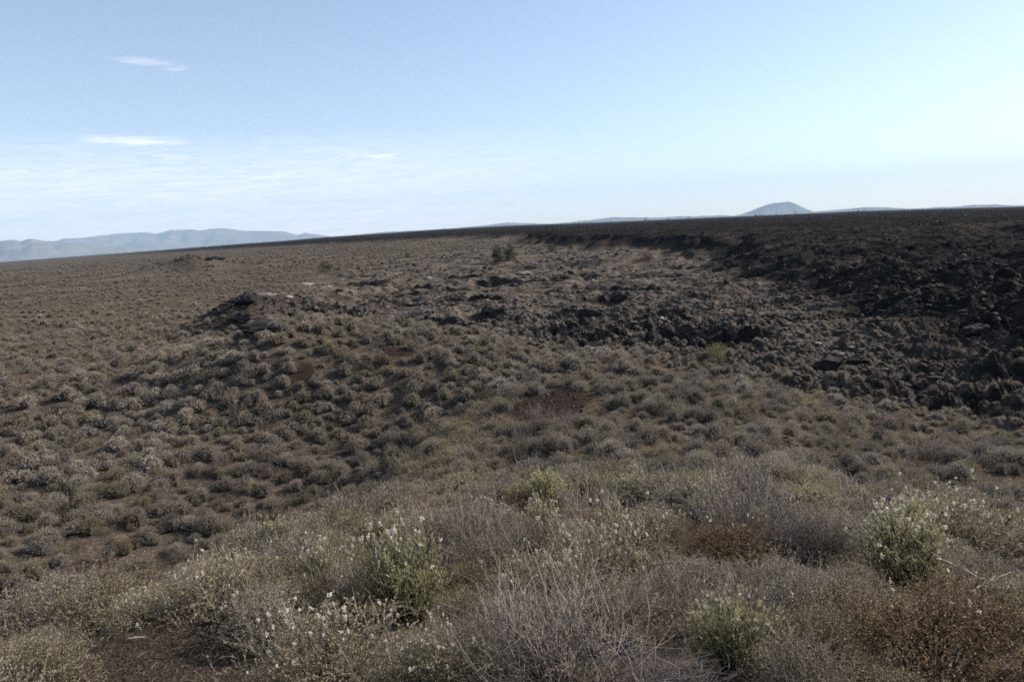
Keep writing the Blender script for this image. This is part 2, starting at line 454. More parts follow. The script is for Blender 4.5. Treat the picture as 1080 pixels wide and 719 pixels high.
def shrub(seed, rad=.5, hgt=.65, mains=50, twigs=6, tw_len=.13, tw_r=.0016, main_r=.005, leaves=5000, lL=.018, lW=.006,
          upright=.0, shell=0, core=0, heads=0, head_r=.012, head_n=8, stalks=0, lean=.1, low=.35, segs=4, jag=.25):
    """returns Parts with 'twig_clumps', 'foliage', 'seed_clumps'"""
    g = np.random.default_rng(seed); P = Parts()
    # uneven outline: each azimuth sector has its own reach
    ph = g.uniform(0, 2*np.pi, mains)
    lob = 1 + jag*np.sin(ph*2+g.uniform(0, 6)) + jag*.8*np.sin(ph*3+g.uniform(0, 6)) + jag*.5*np.sin(ph*5+g.uniform(0, 6))
    rho = np.sqrt(g.uniform(0, 1, mains))
    topn = hgt*np.sqrt(np.clip(1-(rho*.93)**2, .03, 1))*g.uniform(.72, 1.12, mains)
    base = np.stack([np.cos(ph)*rho*rad*.18, np.sin(ph)*rho*rad*.18, np.full(mains, -.05)], 1)
    spread = rad*lob*rho*(1-upright*.5)
    end = np.stack([np.cos(ph)*spread, np.sin(ph)*spread, topn], 1) + g.normal(size=(mains, 3))*.04*rad
    mid = base*.5+end*.5 + np.array([0, 0, 1])*(-.10+.35*rho*0)[:, None]*hgt + g.normal(size=(mains, 3))*.07*rad
    mid[:, 2] = np.maximum(mid[:, 2], .03*hgt) if False else mid[:, 2]
    t = np.linspace(0, 1, segs+1)[None, :, None]
    C = (1-t)**2*base[:, None]+2*t*(1-t)*mid[:, None]+t*t*end[:, None]
    C[:, 1:-1] += g.normal(size=(mains, segs-1, 3))*.018*rad*2
    rr = main_r*(1-.75*np.linspace(0, 1, segs+1))[None, :]*g.uniform(.6, 1.2, (mains, 1))
    P.add('stems', *tubes(C, rr, 4 if main_r > .004 and segs > 3 else 3))
    # twigs
    nt_ = mains*twigs
    if nt_:
        mi = np.repeat(np.arange(mains), twigs)
        tt = g.uniform(low, 1.0, nt_)
        f = tt*segs; i0 = np.minimum(f.astype(int), segs-1); w = (f-i0)[:, None]
        p0 = C[mi, i0]*(1-w)+C[mi, i0+1]*w
        tan = unit(C[mi, i0+1]-C[mi, i0])
        out = unit(np.concatenate([p0[:, :2], np.full((nt_, 1), .15)], 1))
        D = unit(tan*.6+unit(g.normal(size=(nt_, 3)))*(.75-.35*upright)+out*.25+np.array([0, 0, .2+.65*upright]))
        Lt = tw_len*g.uniform(.45, 1.3, nt_)
        ts = np.linspace(0, 1, 4)[None, :, None]
        bend = g.normal(size=(nt_, 1, 3))*(.22 if upright > .3 else .40)
        TC = p0[:, None]+D[:, None]*Lt[:, None, None]*ts + bend*Lt[:, None, None]*ts**2 + np.array([0, 0, .12])*Lt[:, None, None]*ts**2
        P.add('twig_clumps', *tubes(TC, np.broadcast_to(tw_r*np.array([1.1, .9, .7, .4])[None], (nt_, 4)), 3))
    else: TC = C; nt_ = mains
    if leaves:
        li = g.integers(0, nt_, leaves); lt = g.uniform(.05, 1.0, leaves)*(TC.shape[1]-1)
        a = np.minimum(lt.astype(int), TC.shape[1]-2); w = (lt-a)[:, None]
        c = TC[li, a]*(1-w)+TC[li, a+1]*w
        tg = unit(TC[li, a+1]-TC[li, a])
        D = unit(tg*(.7+upright*.8)+unit(g.normal(size=(leaves, 3)))*.8+np.array([0, 0, .3+upright]))
        s = g.uniform(.6, 1.35, leaves)
        P.add('foliage', *blades(c, D, lL*s, lW*s, g))
    if core:                                      # solid dark dome added inside to block light and deepen shade
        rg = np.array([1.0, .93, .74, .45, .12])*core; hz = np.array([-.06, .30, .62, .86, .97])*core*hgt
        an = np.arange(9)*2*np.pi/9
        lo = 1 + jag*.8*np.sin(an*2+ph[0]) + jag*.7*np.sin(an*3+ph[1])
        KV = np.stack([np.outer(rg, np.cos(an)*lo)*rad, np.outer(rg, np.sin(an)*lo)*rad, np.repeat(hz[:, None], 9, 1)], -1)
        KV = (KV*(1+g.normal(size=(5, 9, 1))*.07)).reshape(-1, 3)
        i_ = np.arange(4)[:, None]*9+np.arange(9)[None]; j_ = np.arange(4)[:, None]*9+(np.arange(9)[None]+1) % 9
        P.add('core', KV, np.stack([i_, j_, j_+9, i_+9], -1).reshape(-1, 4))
    if shell:                                     # outer layer of sprays closing the dome
        a_ = g.uniform(0, 2*np.pi, shell); cz = g.uniform(0, 1, shell)**.8
        lo = 1 + jag*.8*np.sin(a_*2+ph[0]) + jag*.7*np.sin(a_*3+ph[1]) + jag*.5*np.sin(a_*5+ph[2])
        rr_s = np.sqrt(1-cz*cz)*g.uniform(.70, 1.04, shell)*(1+.12*np.sin(a_*9+cz*11))
        c = np.stack([np.cos(a_)*rr_s*rad*lo, np.sin(a_)*rr_s*rad*lo, (.08+cz*.9*g.uniform(.8, 1.08, shell))*hgt], 1)
        out_ = unit(c-np.array([0, 0, .1*hgt]))
        D = unit(out_*.55+unit(g.normal(size=(shell, 3)))*.9+np.array([0, 0, .35])); s = g.uniform(.45, 1.35, shell)
        P.add('foliage', *blades(c-D*(lL*s*.45)[:, None], D, lL*s*.8, lW*s*1.35, g))
    if stalks:                                    # thin flower stalks rising over the crown
        si = g.integers(0, nt_, stalks); b = TC[si, -1]
        D = unit(g.normal(size=(stalks, 3))*.22+np.array([0, 0, 1])); Ls = hgt*g.uniform(.15, .4, stalks)
        ts = np.linspace(0, 1, 3)[None, :, None]
        SCn = b[:, None]+D[:, None]*Ls[:, None, None]*ts
        P.add('twig_clumps', *tubes(SCn, np.broadcast_to(tw_r*np.array([.9, .7, .5])[None], (stalks, 3)), 3))
        k = 5; c = (b[:, None]+D[:, None]*Ls[:, None, None]*g.uniform(.4, 1, (stalks, k, 1))).reshape(-1, 3)
        P.add('foliage', *blades(c, unit(g.normal(size=(len(c), 3))+np.array([0, 0, .6])), np.full(len(c), lL*.7), np.full(len(c), lW), g))
    if heads:
        top = TC[:, -1]; order = np.argsort(-(top[:, 2]+g.uniform(0, .25*hgt, nt_)))[:max(heads*2, 1)]
        hi = g.choice(order, heads, replace=heads > len(order))
        cc = top[hi]+g.normal(size=(heads, 3))*.015
        # seed heads come in bunches on one side
        P.add('seed_clumps', *puffs(cc, head_r*g.uniform(.6, 1.5, heads), head_n, g))
    return P

KINDS = {  # foliage material, stem material, parameters at full detail
 'sagebrush':      ('sage_leaf', 'twig', dict(rad=.52, hgt=.60, mains=95, twigs=7, leaves=14000, lL=.019, lW=.0055, stalks=15, jag=.26)),
 'olive_shrub':    ('olive_leaf', 'darktwig', dict(rad=.50, hgt=.55, mains=105, twigs=7, leaves=15000, lL=.018, lW=.0052, upright=.1, jag=.2)),
 'rabbitbrush':    ('green_leaf', 'darktwig', dict(rad=.40, hgt=.62, mains=110, twigs=6, tw_len=.18, leaves=12000, lL=.036, lW=.0040, upright=.65, heads=60, head_r=.016, head_n=26, jag=.2)),
 'seedy_shrub':    ('olive_leaf', 'twig', dict(rad=.50, hgt=.58, mains=105, twigs=6, tw_len=.15, leaves=11000, lL=.020, lW=.0055, upright=.1, heads=55, head_r=.016, head_n=26, stalks=20)),
 'twiggy_shrub':   ('sage_leaf', 'browntwig', dict(rad=.58, hgt=.70, mains=100, twigs=12, tw_len=.23, tw_r=.0019, leaves=3800, lL=.014, lW=.004, jag=.25)),
 'buckwheat':      ('rust_leaf', 'darktwig', dict(rad=.55, hgt=.48, mains=80, twigs=10, tw_len=.13, leaves=20000, lL=.010, lW=.0065, heads=10, head_r=.016, head_n=14, jag=.25)),
}
SCALES = {  # level of detail: (mains, twigs, leaves, leaf size, twig radius, heads, head size)
 'hi': (1, 1, 1, 1, 1, 1, 1), 'mid': (.5, .6, .20, 2.0, 1.7, .7, 1.1), 'far': (.22, .3, .028, 4.0, 3.0, .4, 1.4), 'tiny': (.10, 0, .003, 7.5, 5.0, .2, 2.0)}
SHELL = {'hi': .3, 'mid': .12, 'far': .042, 'tiny': .0125}

def lod_params(kind, lod):
    p = dict(KINDS[kind][2]); m_, t_, l_, s_, r_, h_, hs_ = SCALES[lod]
    p['mains'] = max(7, int(p['mains']*m_)); p['twigs'] = int(round(p['twigs']*t_))
    p['shell'] = 0 if (lod == 'hi' and kind in ('twiggy_shrub', 'rabbitbrush')) else int(max(p['leaves'], 8000 if lod != 'mid' else 0)*SHELL[lod]); p['leaves'] = int(p['leaves']*l_); p['lL'] *= s_**.8; p['lW'] *= s_*1.1
    p['tw_r'] = p.get('tw_r', .0016)*r_; p['main_r'] = .005*max(1, r_*.6)
    p['heads'] = int(p.get('heads', 0)*h_); p['head_r'] = p.get('head_r', .012)*hs_
    if lod != 'hi': p['stalks'] = int(p.get('stalks', 0)*.5); p['head_n'] = 6; p['segs'] = 3
    if kind == 'sagebrush' and lod != 'hi':
        p['tw_len'] = .09; p['jag'] = .22; p['stalks'] = 4 if lod == 'mid' else 0; p['shell'] = int(p['shell']*1.25)
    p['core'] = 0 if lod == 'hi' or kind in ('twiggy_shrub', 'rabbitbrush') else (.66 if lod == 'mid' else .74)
    if lod == 'tiny': p['stalks'] = 0; p['segs'] = 2
    return p

_cache = {}
def proto(kind, lod, v):
    """meshes of one variant: hi -> {part: mesh}; others -> one mesh of several materials"""
    key = (kind, lod, v)
    if key in _cache: return _cache[key]
    leafm, stemm, _ = KINDS[kind]
    P = shrub(hash_of(kind)+v*101, **lod_params(kind, lod))
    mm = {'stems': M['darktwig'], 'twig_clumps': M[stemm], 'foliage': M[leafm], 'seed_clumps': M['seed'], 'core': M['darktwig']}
    if lod == 'hi':
        res = {k: raw_mesh(kind+'_'+k, P.get(k)[0], None, P.get(k)[1], [mm[k]]) for k in P.v}
    else:
        res = merged(kind, P, mm)
    _cache[key] = res
    return res

def hash_of(s): return sum(ord(c)*(i+3) for i, c in enumerate(s))

def merged_arrays(P, keys):
    V = []; Q = []; I = []; n = 0
    for i, k in enumerate(keys):
        if k not in P.v: continue
        v, q = P.get(k); V.append(v); Q.append(q+n); I.append(np.full(len(q), i)); n += len(v)
    return np.concatenate(V), np.concatenate(Q), np.concatenate(I)

def merged(name, P, mm):
    keys = list(mm)
    V, Q, I = merged_arrays(P, keys)
    return raw_mesh(name, V, None, Q, [mm[k] for k in keys], I)

PLACED = []     # every individual: (object, x, y, size, kind)
NICE = {'sagebrush': ('grey-green sagebrush', 'sagebrush'), 'olive_shrub': ('olive-green shrub', 'shrub'), 'rabbitbrush': ('upright green rabbitbrush', 'rabbitbrush'),
        'seedy_shrub': ('white-seeded shrub', 'shrub'), 'twiggy_shrub': ('bare twiggy grey shrub', 'shrub'), 'buckwheat': ('rusty brown shrub', 'shrub')}
GROUPS = {'sagebrush': 'sagebrush clumps on the near slope', 'olive_shrub': 'olive shrubs on the near slope', 'rabbitbrush': 'green rabbitbrush on the near slope',
          'seedy_shrub': 'seed-headed shrubs on the near slope', 'twiggy_shrub': 'bare twiggy shrubs on the near slope', 'buckwheat': 'rusty shrubs on the near slope'}

def place(kind, x, y, size, lod, label=None, hs=1.0, v=None, rz=None):
    v = int(rng.integers(0, 5)) if v is None else v
    z = h1(x, y)
    rz = rng.uniform(0, 6.28) if rz is None else rz
    if lod == 'hi':
        root = link(bpy.data.objects.new(kind, None)); root.empty_display_size = .2
        for part, me in proto(kind, 'hi', v).items():
            link(bpy.data.objects.new(part, me), root)
    else:
        root = link(bpy.data.objects.new(kind, proto(kind, lod, v)))
    root.location = (x, y, z-.02); root.rotation_euler = (rng.normal()*.05, rng.normal()*.05, rz); root.scale = (size, size, size*hs)
    tag(root, label, NICE[kind][1], GROUPS[kind])
    PLACED.append([root, x, y, size, kind, label])
    return root

# heroes: kind, pixel of the base, width in pixels, height factor, label
HEROES = [
 ('rabbitbrush', 428, 652, 118, .95, 'large green rabbitbrush with cream seed heads, left of the bare twiggy bush'),
 ('seedy_shrub', 345, 728, 165, .85, 'olive bush with big white seed heads right of the bare dark soil'),
 ('twiggy_shrub', 592, 722, 225, .74, 'broad leafless grey bush with pale crooked twigs, biggest on the slope'),
 ('twiggy_shrub', 512, 590, 95, 1.0, 'dark twiggy shrub over a black hollow behind the biggest leafless bush'),
 ('rabbitbrush', 775, 706, 105, .9, 'bright green grassy rabbitbrush left of the rusty brown bush'),
 ('sagebrush', 845, 735, 100, 1.1, 'grey feathery sagebrush between green rabbitbrush and rusty bush'),
 ('buckwheat', 985, 712, 200, .95, 'wide rusty brown bush with white flecks and a pale dead branch'),
 ('seedy_shrub', 650, 610, 150, .8, 'white-speckled shrub behind the biggest leafless bush'),
 ('seedy_shrub', 232, 640, 120, .7, 'white-topped shrub behind the bare dark soil'),
 ('seedy_shrub', 150, 655, 70, .7, 'small silvery shrub with pink-white heads at the edge of the bare soil'),
 ('sagebrush', 62, 668, 110, .9, 'grey sagebrush left of the bare dark soil'),
 ('olive_shrub', 30, 735, 130, .65, 'dry olive bush in front of the grey sagebrush, left of the bare soil'),
 ('rabbitbrush', 955, 612, 120, .65, 'yellow-green rabbitbrush behind the rusty brown bush'),
 ('seedy_shrub', 1010, 585, 130, .8, 'white-headed shrub behind the yellow-green rabbitbrush'),
 ('twiggy_shrub', 700, 650, 85, 1.0, 'tall thin twiggy shrub right of the white-speckled shrub'),
 ('seedy_shrub', 455, 735, 130, .9, 'low shrub with large cream heads below the large green rabbitbrush'),
 ('olive_shrub', 300, 655, 95, .9, 'olive shrub between the bare soil and the large green rabbitbrush'),
 ('sagebrush', 560, 668, 95, .8, 'pale grey sagebrush left of the white-speckled shrub'),
 ('olive_shrub', 1060, 672, 110, 1.0, 'dark olive shrub right of the rusty brown bush'),
 ('twiggy_shrub', 690, 735, 110, .65, 'low brown twiggy shrub right of the biggest leafless bush'),
 ('olive_shrub', 930, 745, 110, .6, 'small olive shrub in front of the rusty brown bush'),
 ('twiggy_shrub', 370, 640, 90, .9, 'silver twiggy shrub left of the large green rabbitbrush'),
 ('sagebrush', 820, 640, 100, .9, 'purple-grey sagebrush behind the bright green grassy rabbitbrush'),
 ('olive_shrub', 480, 655, 80, .8, 'round olive shrub right of the large green rabbitbrush'),
 ('twiggy_shrub', 1040, 600, 80, .9, 'brown twiggy shrub right of the yellow-green rabbitbrush'),
 ('sagebrush', 905, 640, 90, .8, 'dull grey sagebrush left of the yellow-green rabbitbrush'),
]
for k, px, py, w, hs, lab in HEROES:
    x, y = px_ground(px, py)
    d = math.hypot(x, y, ZC-h1(x, y))
    size = (w/F_PX*d)/(2*KINDS[k][2]['rad'])
    if k == 'rabbitbrush': size *= 1.05
    place(k, x, y, size, 'hi', lab, hs*.88)
N_HERO = len(PLACED)

# ------------------------------------------------------------------ scatter of the rest
def red_or_bare(x, y):
    m = np.zeros(x.shape, bool)
    for (cx, cy, wx, wy) in RED: m |= np.hypot((x-cx)/(wx*.95), (y-cy)/(wy*.95)) < 1
    m |= np.hypot((x-BARE[0])/BARE[2], (y-BARE[1])/BARE[3]) < 1.0
    return m

def jitter(rmin, rmax, cell, azmax=41, seed=0):
    g = np.random.default_rng(500+seed)
    n = int(rmax/cell)+2
    i, j = np.meshgrid(np.arange(-n, n+1), np.arange(0, n+1))
    x = (i.ravel()+g.uniform(-.48, .48, i.size))*cell; y = (j.ravel()+g.uniform(-.48, .48, i.size))*cell
    r = np.hypot(x, y); az = np.degrees(np.arctan2(x, y))
    k = (r >= rmin) & (r < rmax) & (np.abs(az) < azmax+60/np.maximum(r, 1.5))
    return x[k], y[k], r[k]

cand = []
for bi, (r0, r1, cell) in enumerate([(4.3, 9, .62), (9, 16, .50), (16, 34, .47), (34, 80, .62), (80, 160, 1.15), (160, 330, 2.3), (330, 700, 5.5)]):
    x, y, r = jitter(r0, r1, cell, 40, bi)
    aa, pa = zones(x, y)
    t = x-.065*y
    hill = (1-sstep(11.5, 16, y))*sstep(-7.5, -4.5, t)*(1-sstep(8, 13, t))
    keep = rng.uniform(size=x.size) < np.where(hill > .5, .95, .88)
    keep &= (rng.uniform(size=x.size) < .72+.5*fbm(x*.045, y*.07, 3, 139)+.35*fbm(x*.2, y*.2, 2, 141)) | (hill > .5) | ((r < 42) & (rng.uniform(size=x.size) < .9))
    keep &= ~((t > -5.6) & (t < -2.6) & (y > 10) & (y < 26) & (rng.uniform(size=x.size) < .5))
    keep &= ~red_or_bare(x, y)
    keep &= rng.uniform(size=x.size) > sstep(-1, 2, aa)*np.where(r > 120, .95, .82)
    keep &= rng.uniform(size=x.size) > sstep(-2, 6, pa)*.42
    x, y, r, hill, pa, aa = x[keep], y[keep], r[keep], hill[keep], pa[keep], aa[keep]
    cand.append(np.stack([x, y, r, hill, np.maximum(pa, aa), np.full(x.size, cell)], 1))
cand = np.concatenate(cand)
# keep off heroes and out of the lens
ok = np.ones(len(cand), bool)
for o, hx, hy, hsz, hk, _ in PLACED:
    ok &= np.hypot(cand[:, 0]-hx, cand[:, 1]-hy) > .40*hsz+.08
cand = cand[ok]
u = rng.uniform(size=len(cand))
clump = fbm(cand[:, 0]*.16, cand[:, 1]*.16, 2, 131)
nm = np.array(['sagebrush', 'olive_shrub', 'rabbitbrush', 'seedy_shrub', 'twiggy_shrub', 'buckwheat'])
def pick(w, uu):
    w = np.cumsum(w)/np.sum(w); return nm[np.searchsorted(w, uu)]
kinds = np.array([pick([.24+.2*(c < 0), .26+.15*(c > .1), .08+.10*(c > .2), .20, .18, .04], q) if hl > .5 else
                  pick([.70, .11, .006, .07, .11, .005] if r < 60 else [.74, .10, 0, .05, .11, 0], q)
                  for q, c, hl, r in zip(u, clump, cand[:, 3], cand[:, 2])])
size = (.5+.95*rng.uniform(size=len(cand))**1.4)*np.where(cand[:, 3] > .5, .76, .57)
size *= (1-.48*sstep(-3, 3, cand[:, 4]))*np.clip(cand[:, 5]/.8, 1, 8)**.5
hsc = rng.uniform(.75, 1.05, len(cand))*np.where(cand[:, 3] > .5, .9, 1.08)
hsc *= np.where(cand[:, 2] > 80, .75, 1)
order = np.argsort(cand[:, 2]/size)
NIND = 300-0
ind = order[:NIND-N_HERO]; rest = order[NIND-N_HERO:]
for i in ind:
    x, y, r = cand[i, :3]
    place(kinds[i], x, y, size[i], 'hi' if r < 8.5 else 'mid', None, hsc[i])

# ------------------------------------------------------------------ labels for the scattered individuals
def projected(x, y, z):
    p = _CR.T @ np.array([x, y, z-ZC]); return 540+F_PX*p[0]/-p[2], 359.5-F_PX*p[1]/-p[2]
LAND = [(PLACED[i][1], PLACED[i][2], s) for i, s in (
    (0, 'the large green rabbitbrush'), (2, 'the biggest leafless bush'), (3, 'the black hollow'), (4, 'the bright green rabbitbrush'),
    (6, 'the wide rusty bush'), (7, 'the white-speckled shrub'), (12, 'the yellow-green rabbitbrush'), (10, 'the grey soil-edge sagebrush'))]
LAND += [(BARE[0], BARE[1], 'the bare dark soil'), (RED[0][0], RED[0][1], 'the red soil patch'), (RED[1][0], RED[1][1], 'the mound red scar'),
         (RED[3][0], RED[3][1], 'the right red streaks'), (-3.2, 16.5, 'the left ridge edge'), (-8, 19, 'the left valley floor'),
         (6.2, 10.5, 'the right slope shoulder'), (1.0, 15, 'the slope middle')]
for rec in PLACED[N_HERO:]:
    o, x, y, s, k, lab = rec
    px, _ = projected(x, y, h1(x, y)); r = math.hypot(x, y)
    best = min(LAND, key=lambda l: abs(math.log(r/math.hypot(l[0], l[1])))*1.4 + abs(math.atan2(x, y)-math.atan2(l[0], l[1]))*2)
    lx, _ = projected(best[0], best[1], h1(best[0], best[1])); lr = math.hypot(best[0], best[1])
    da = math.atan2(x, y)-math.atan2(best[0], best[1]); dr = math.log(r/lr)
    rel = ('right of' if da > 0 else 'left of') if abs(da) > abs(dr)*.8 else ('behind' if dr > 0 else 'in front of')
    sz = 'small' if s < .62 else ('big' if s > .84 else 'medium')
    rec[5] = (sz, NICE[k][0], rel, best[2])
groups_ = {}
for rec in PLACED[N_HERO:]: groups_.setdefault(rec[5], []).append(rec)
ORD = ['nearest', 'second nearest', 'third nearest', 'fourth nearest', 'fifth nearest', 'sixth nearest', 'seventh nearest', 'eighth nearest', 'ninth nearest', 'tenth nearest']
for (sz, nice, rel, lm), recs in groups_.items():
    recs.sort(key=lambda q: math.hypot(q[1], q[2]))
    for i, rec in enumerate(recs):
        pre = '' if len(recs) == 1 else (ORD[i]+' ' if i < len(ORD) else f'farthest ')
        rec[0]['label'] = f'{pre}{sz} {nice} {rel} {lm}'

# ------------------------------------------------------------------ stuff: scattered by geometry nodes from the object's own mesh
def scatter_stuff(name, protos, mats, pts, rot, scl, idx, label=None):
    """protos: list of (V, Q, matidx); each kept in the mesh and copied to the points"""
    V = [np.asarray(pts, float)]; Q = []; I = []; pid = [np.full(len(pts), -1)]; n = len(pts)
    for k, (v, q, mi) in enumerate(protos):
        V.append(v); Q.append(q+n); I.append(mi); pid.append(np.full(len(v), k)); n += len(v)
    me = raw_mesh(name, np.concatenate(V), None, np.concatenate(Q), mats, np.concatenate(I))
    pid = np.concatenate(pid).astype(np.int32)
    pad = n-len(pts)
    a = me.attributes.new('pid', 'INT', 'POINT'); a.data.foreach_set('value', pid)
    a = me.attributes.new('pick', 'INT', 'POINT'); a.data.foreach_set('value', np.concatenate([idx, np.zeros(pad)]).astype(np.int32))
    for nm_, arr in (('turn', rot), ('size', scl)):
        a = me.attributes.new(nm_, 'FLOAT_VECTOR', 'POINT')
        a.data.foreach_set('vector', np.concatenate([arr, np.zeros((pad, 3))]).astype(np.float32).ravel())
    ng = bpy.data.node_groups.new(name, 'GeometryNodeTree')
    ng.interface.new_socket('Geometry', in_out='INPUT', socket_type='NodeSocketGeometry')
    ng.interface.new_socket('Geometry', in_out='OUTPUT', socket_type='NodeSocketGeometry')
    gi = ng.nodes.new('NodeGroupInput'); go = ng.nodes.new('NodeGroupOutput')
    def named(nm_, t):
        q = ng.nodes.new('GeometryNodeInputNamedAttribute'); q.data_type = t; q.inputs['Name'].default_value = nm_
        return next(s for s in q.outputs if s.enabled and s.name == 'Attribute')
    pidn = named('pid', 'INT')
    def sel(k):
        c = ng.nodes.new('FunctionNodeCompare'); c.data_type = 'INT'; c.operation = 'EQUAL'
        ins = [s for s in c.inputs if s.enabled]; ng.links.new(pidn, ins[0]); ins[1].default_value = k
        s = ng.nodes.new('GeometryNodeSeparateGeometry'); s.domain = 'POINT'
        ng.links.new(gi.outputs[0], s.inputs['Geometry']); ng.links.new(c.outputs[0], s.inputs['Selection'])
        return s.outputs['Selection']
    g2i = ng.nodes.new('GeometryNodeGeometryToInstance')
    for k in range(len(protos)): ng.links.new(sel(k), g2i.inputs[0])
    ip = ng.nodes.new('GeometryNodeInstanceOnPoints')
    ng.links.new(sel(-1), ip.inputs['Points']); ng.links.new(g2i.outputs[0], ip.inputs['Instance'])
    ip.inputs['Pick Instance'].default_value = True
    ng.links.new(named('pick', 'INT'), ip.inputs['Instance Index'])
    ng.links.new(named('turn', 'FLOAT_VECTOR'), ip.inputs['Rotation'])
    ng.links.new(named('size', 'FLOAT_VECTOR'), ip.inputs['Scale'])
    ng.links.new(ip.outputs[0], go.inputs[0])
    o = link(bpy.data.objects.new(name, me)); tag(o, label, kind='stuff')
    o.modifiers.new('scatter', 'NODES').node_group = ng
    return o

def shrub_arrays(kind, lod, v, plain=False):
    P = shrub(hash_of(kind)+v*101+7, **lod_params(kind, lod))
    return merged_arrays(P, ['twig_clumps', 'foliage', 'seed_clumps', 'core', 'stems'])

def stuff_of(name, sel_idx, lod, only, nv=4, leaf=None):
    k = np.array([i for i in sel_idx if kinds[i] in only])
    if len(k) == 0: return
    leafm, stemm, _ = KINDS[only[0]]
    protos = []; slot = {}
    for kd in only:
        for v in range(nv):
            slot.setdefault(kd, []).append(len(protos)); protos.append(shrub_arrays(kd, lod, v))
    x, y = cand[k, 0], cand[k, 1]; z = height(x, y)
    s = size[k]; e = np.stack([s, s, s*hsc[k]], 1)
    rt = np.stack([rng.normal(size=len(k))*.06, rng.normal(size=len(k))*.06, rng.uniform(0, 6.28, len(k))], 1)
    idx = np.array([slot[kinds[i]][int(rng.integers(nv))] for i in k])
    scatter_stuff(name, protos, [M[stemm], M[leaf or leafm], M['seed'], M['darktwig'], M['darktwig']], np.stack([x, y, z-.02], 1), rt, e, idx)

rr_ = cand[rest, 2]; hl_ = cand[rest, 3] > .5
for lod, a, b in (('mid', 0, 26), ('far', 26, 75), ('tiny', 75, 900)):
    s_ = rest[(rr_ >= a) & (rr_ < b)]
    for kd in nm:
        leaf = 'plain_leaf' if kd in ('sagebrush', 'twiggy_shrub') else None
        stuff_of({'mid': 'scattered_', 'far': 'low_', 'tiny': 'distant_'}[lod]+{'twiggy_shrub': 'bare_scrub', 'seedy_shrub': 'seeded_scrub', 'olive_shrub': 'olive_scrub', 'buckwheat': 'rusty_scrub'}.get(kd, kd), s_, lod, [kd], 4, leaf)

# dry grass tufts between the shrubs
def grass_arrays(seed, n=60, hgt=.26, w=.004, spread=.10):
    g = np.random.default_rng(seed)
    b = g.normal(size=(n, 3))*np.array([spread, spread, 0]); b[:, 2] = -.02
    D = unit(g.normal(size=(n, 3))*.45*np.array([1, 1, .2])+np.array([0, 0, 1]))
    L = hgt*g.uniform(.45, 1.2, n)
    droop = unit(np.concatenate([D[:, :2], np.zeros((n, 1))], 1))
    p1 = b+D*L[:, None]*.5; p2 = b+D*L[:, None]*.95+droop*L[:, None]*.25
    S = unit(np.cross(D, g.normal(size=(n, 3))))*w*.5
    V = np.stack([b-S, b+S, p1+S*.8, p1-S*.8, p2+S*.15, p2-S*.15], 1).reshape(-1, 3)
    i = (np.arange(n)*6)[:, None]
    Q = np.concatenate([i+np.array([0, 1, 2, 3]), i+np.array([3, 2, 4, 5])])
    return V, Q, np.zeros(len(Q), int)

def grass(name, bands, n, w, hgt, seed, spread=.1, where=None):
    xs = []
    for (r0, r1, cell, dens) in bands:
        x, y, r = jitter(r0, r1, cell, 40, seed+int(r0))
        aa, pa = zones(x, y)
        k = (rng.uniform(size=x.size) < dens*(.35+1.1*sstep(-.3, .4, fbm(x*.25, y*.25, 3, 151)))) & ~red_or_bare(x, y) & (rng.uniform(size=x.size) > sstep(-1, 2, aa)*.95) & (rng.uniform(size=x.size) > sstep(-2, 3, pa)*.5)
        if where is not None: k &= rng.uniform(size=x.size) < where(x, y)
        xs.append(np.stack([x[k], y[k]], 1))
    p = np.concatenate(xs); z = height(p[:, 0], p[:, 1])
    protos = [grass_arrays(seed+i, n, hgt, w, spread) for i in range(5)]
    s = rng.uniform(.6, 1.3, len(p))
    scatter_stuff(name, protos, [M['straw']], np.concatenate([p, z[:, None]], 1), np.stack([0*s, 0*s, rng.uniform(0, 6.28, len(p))], 1), np.stack([s, s, s], 1), rng.integers(0, 5, len(p)))
grass('dry_grass', [(1.8, 9, .34, .25)], 45, .0028, .24, 900)
grass('dry_meadow_grass', [(9, 22, .55, .4), (22, 40, .8, .45)], 40, .011, .20, 950, .16)
grass('ridge_straw', [(9, 26, .24, 1.0)], 46, .010, .24, 930, .15, lambda x, y: sstep(-5.6, -4.2, x-.065*y)*(1-sstep(-2.4, -.8, x-.065*y)))
grass('pale_plain_grass', [(40, 110, 1.7, .5)], 26, .045, .22, 990, .35)

# ------------------------------------------------------------------ lava rocks
import bmesh
def rock_arrays(seed, flat=.7, sub=2, jag=.3):
    g = np.random.default_rng(seed)
    bm = bmesh.new(); bmesh.ops.create_icosphere(bm, subdivisions=sub, radius=1)
    V = np.array([v.co[:] for v in bm.verts]); T = np.array([[v.index for v in f.verts] for f in bm.faces]); bm.free()
    # chop by random planes for flat broken faces
    for _ in range(9):
        n = unit(g.normal(size=3)); d = g.uniform(.55, .85)
        k = V@n; V = V - np.maximum(k-d, 0)[:, None]*n[None]
    V += V*(jag*pn(V[:, 0]*1.7+seed, V[:, 1]*1.7+V[:, 2]*2.1, 3)[:, None])
    V *= np.array([1, g.uniform(.65, 1), flat*g.uniform(.7, 1.2)])
    Q = np.concatenate([T, T[:, :1]], 1)
    return V, T

def rock_mesh(name, seed, mat, flat=.7, sub=3, jag=.35):
    V, T = rock_arrays(seed, flat, sub, jag)
    return raw_mesh(name, V, T, None, [mat])

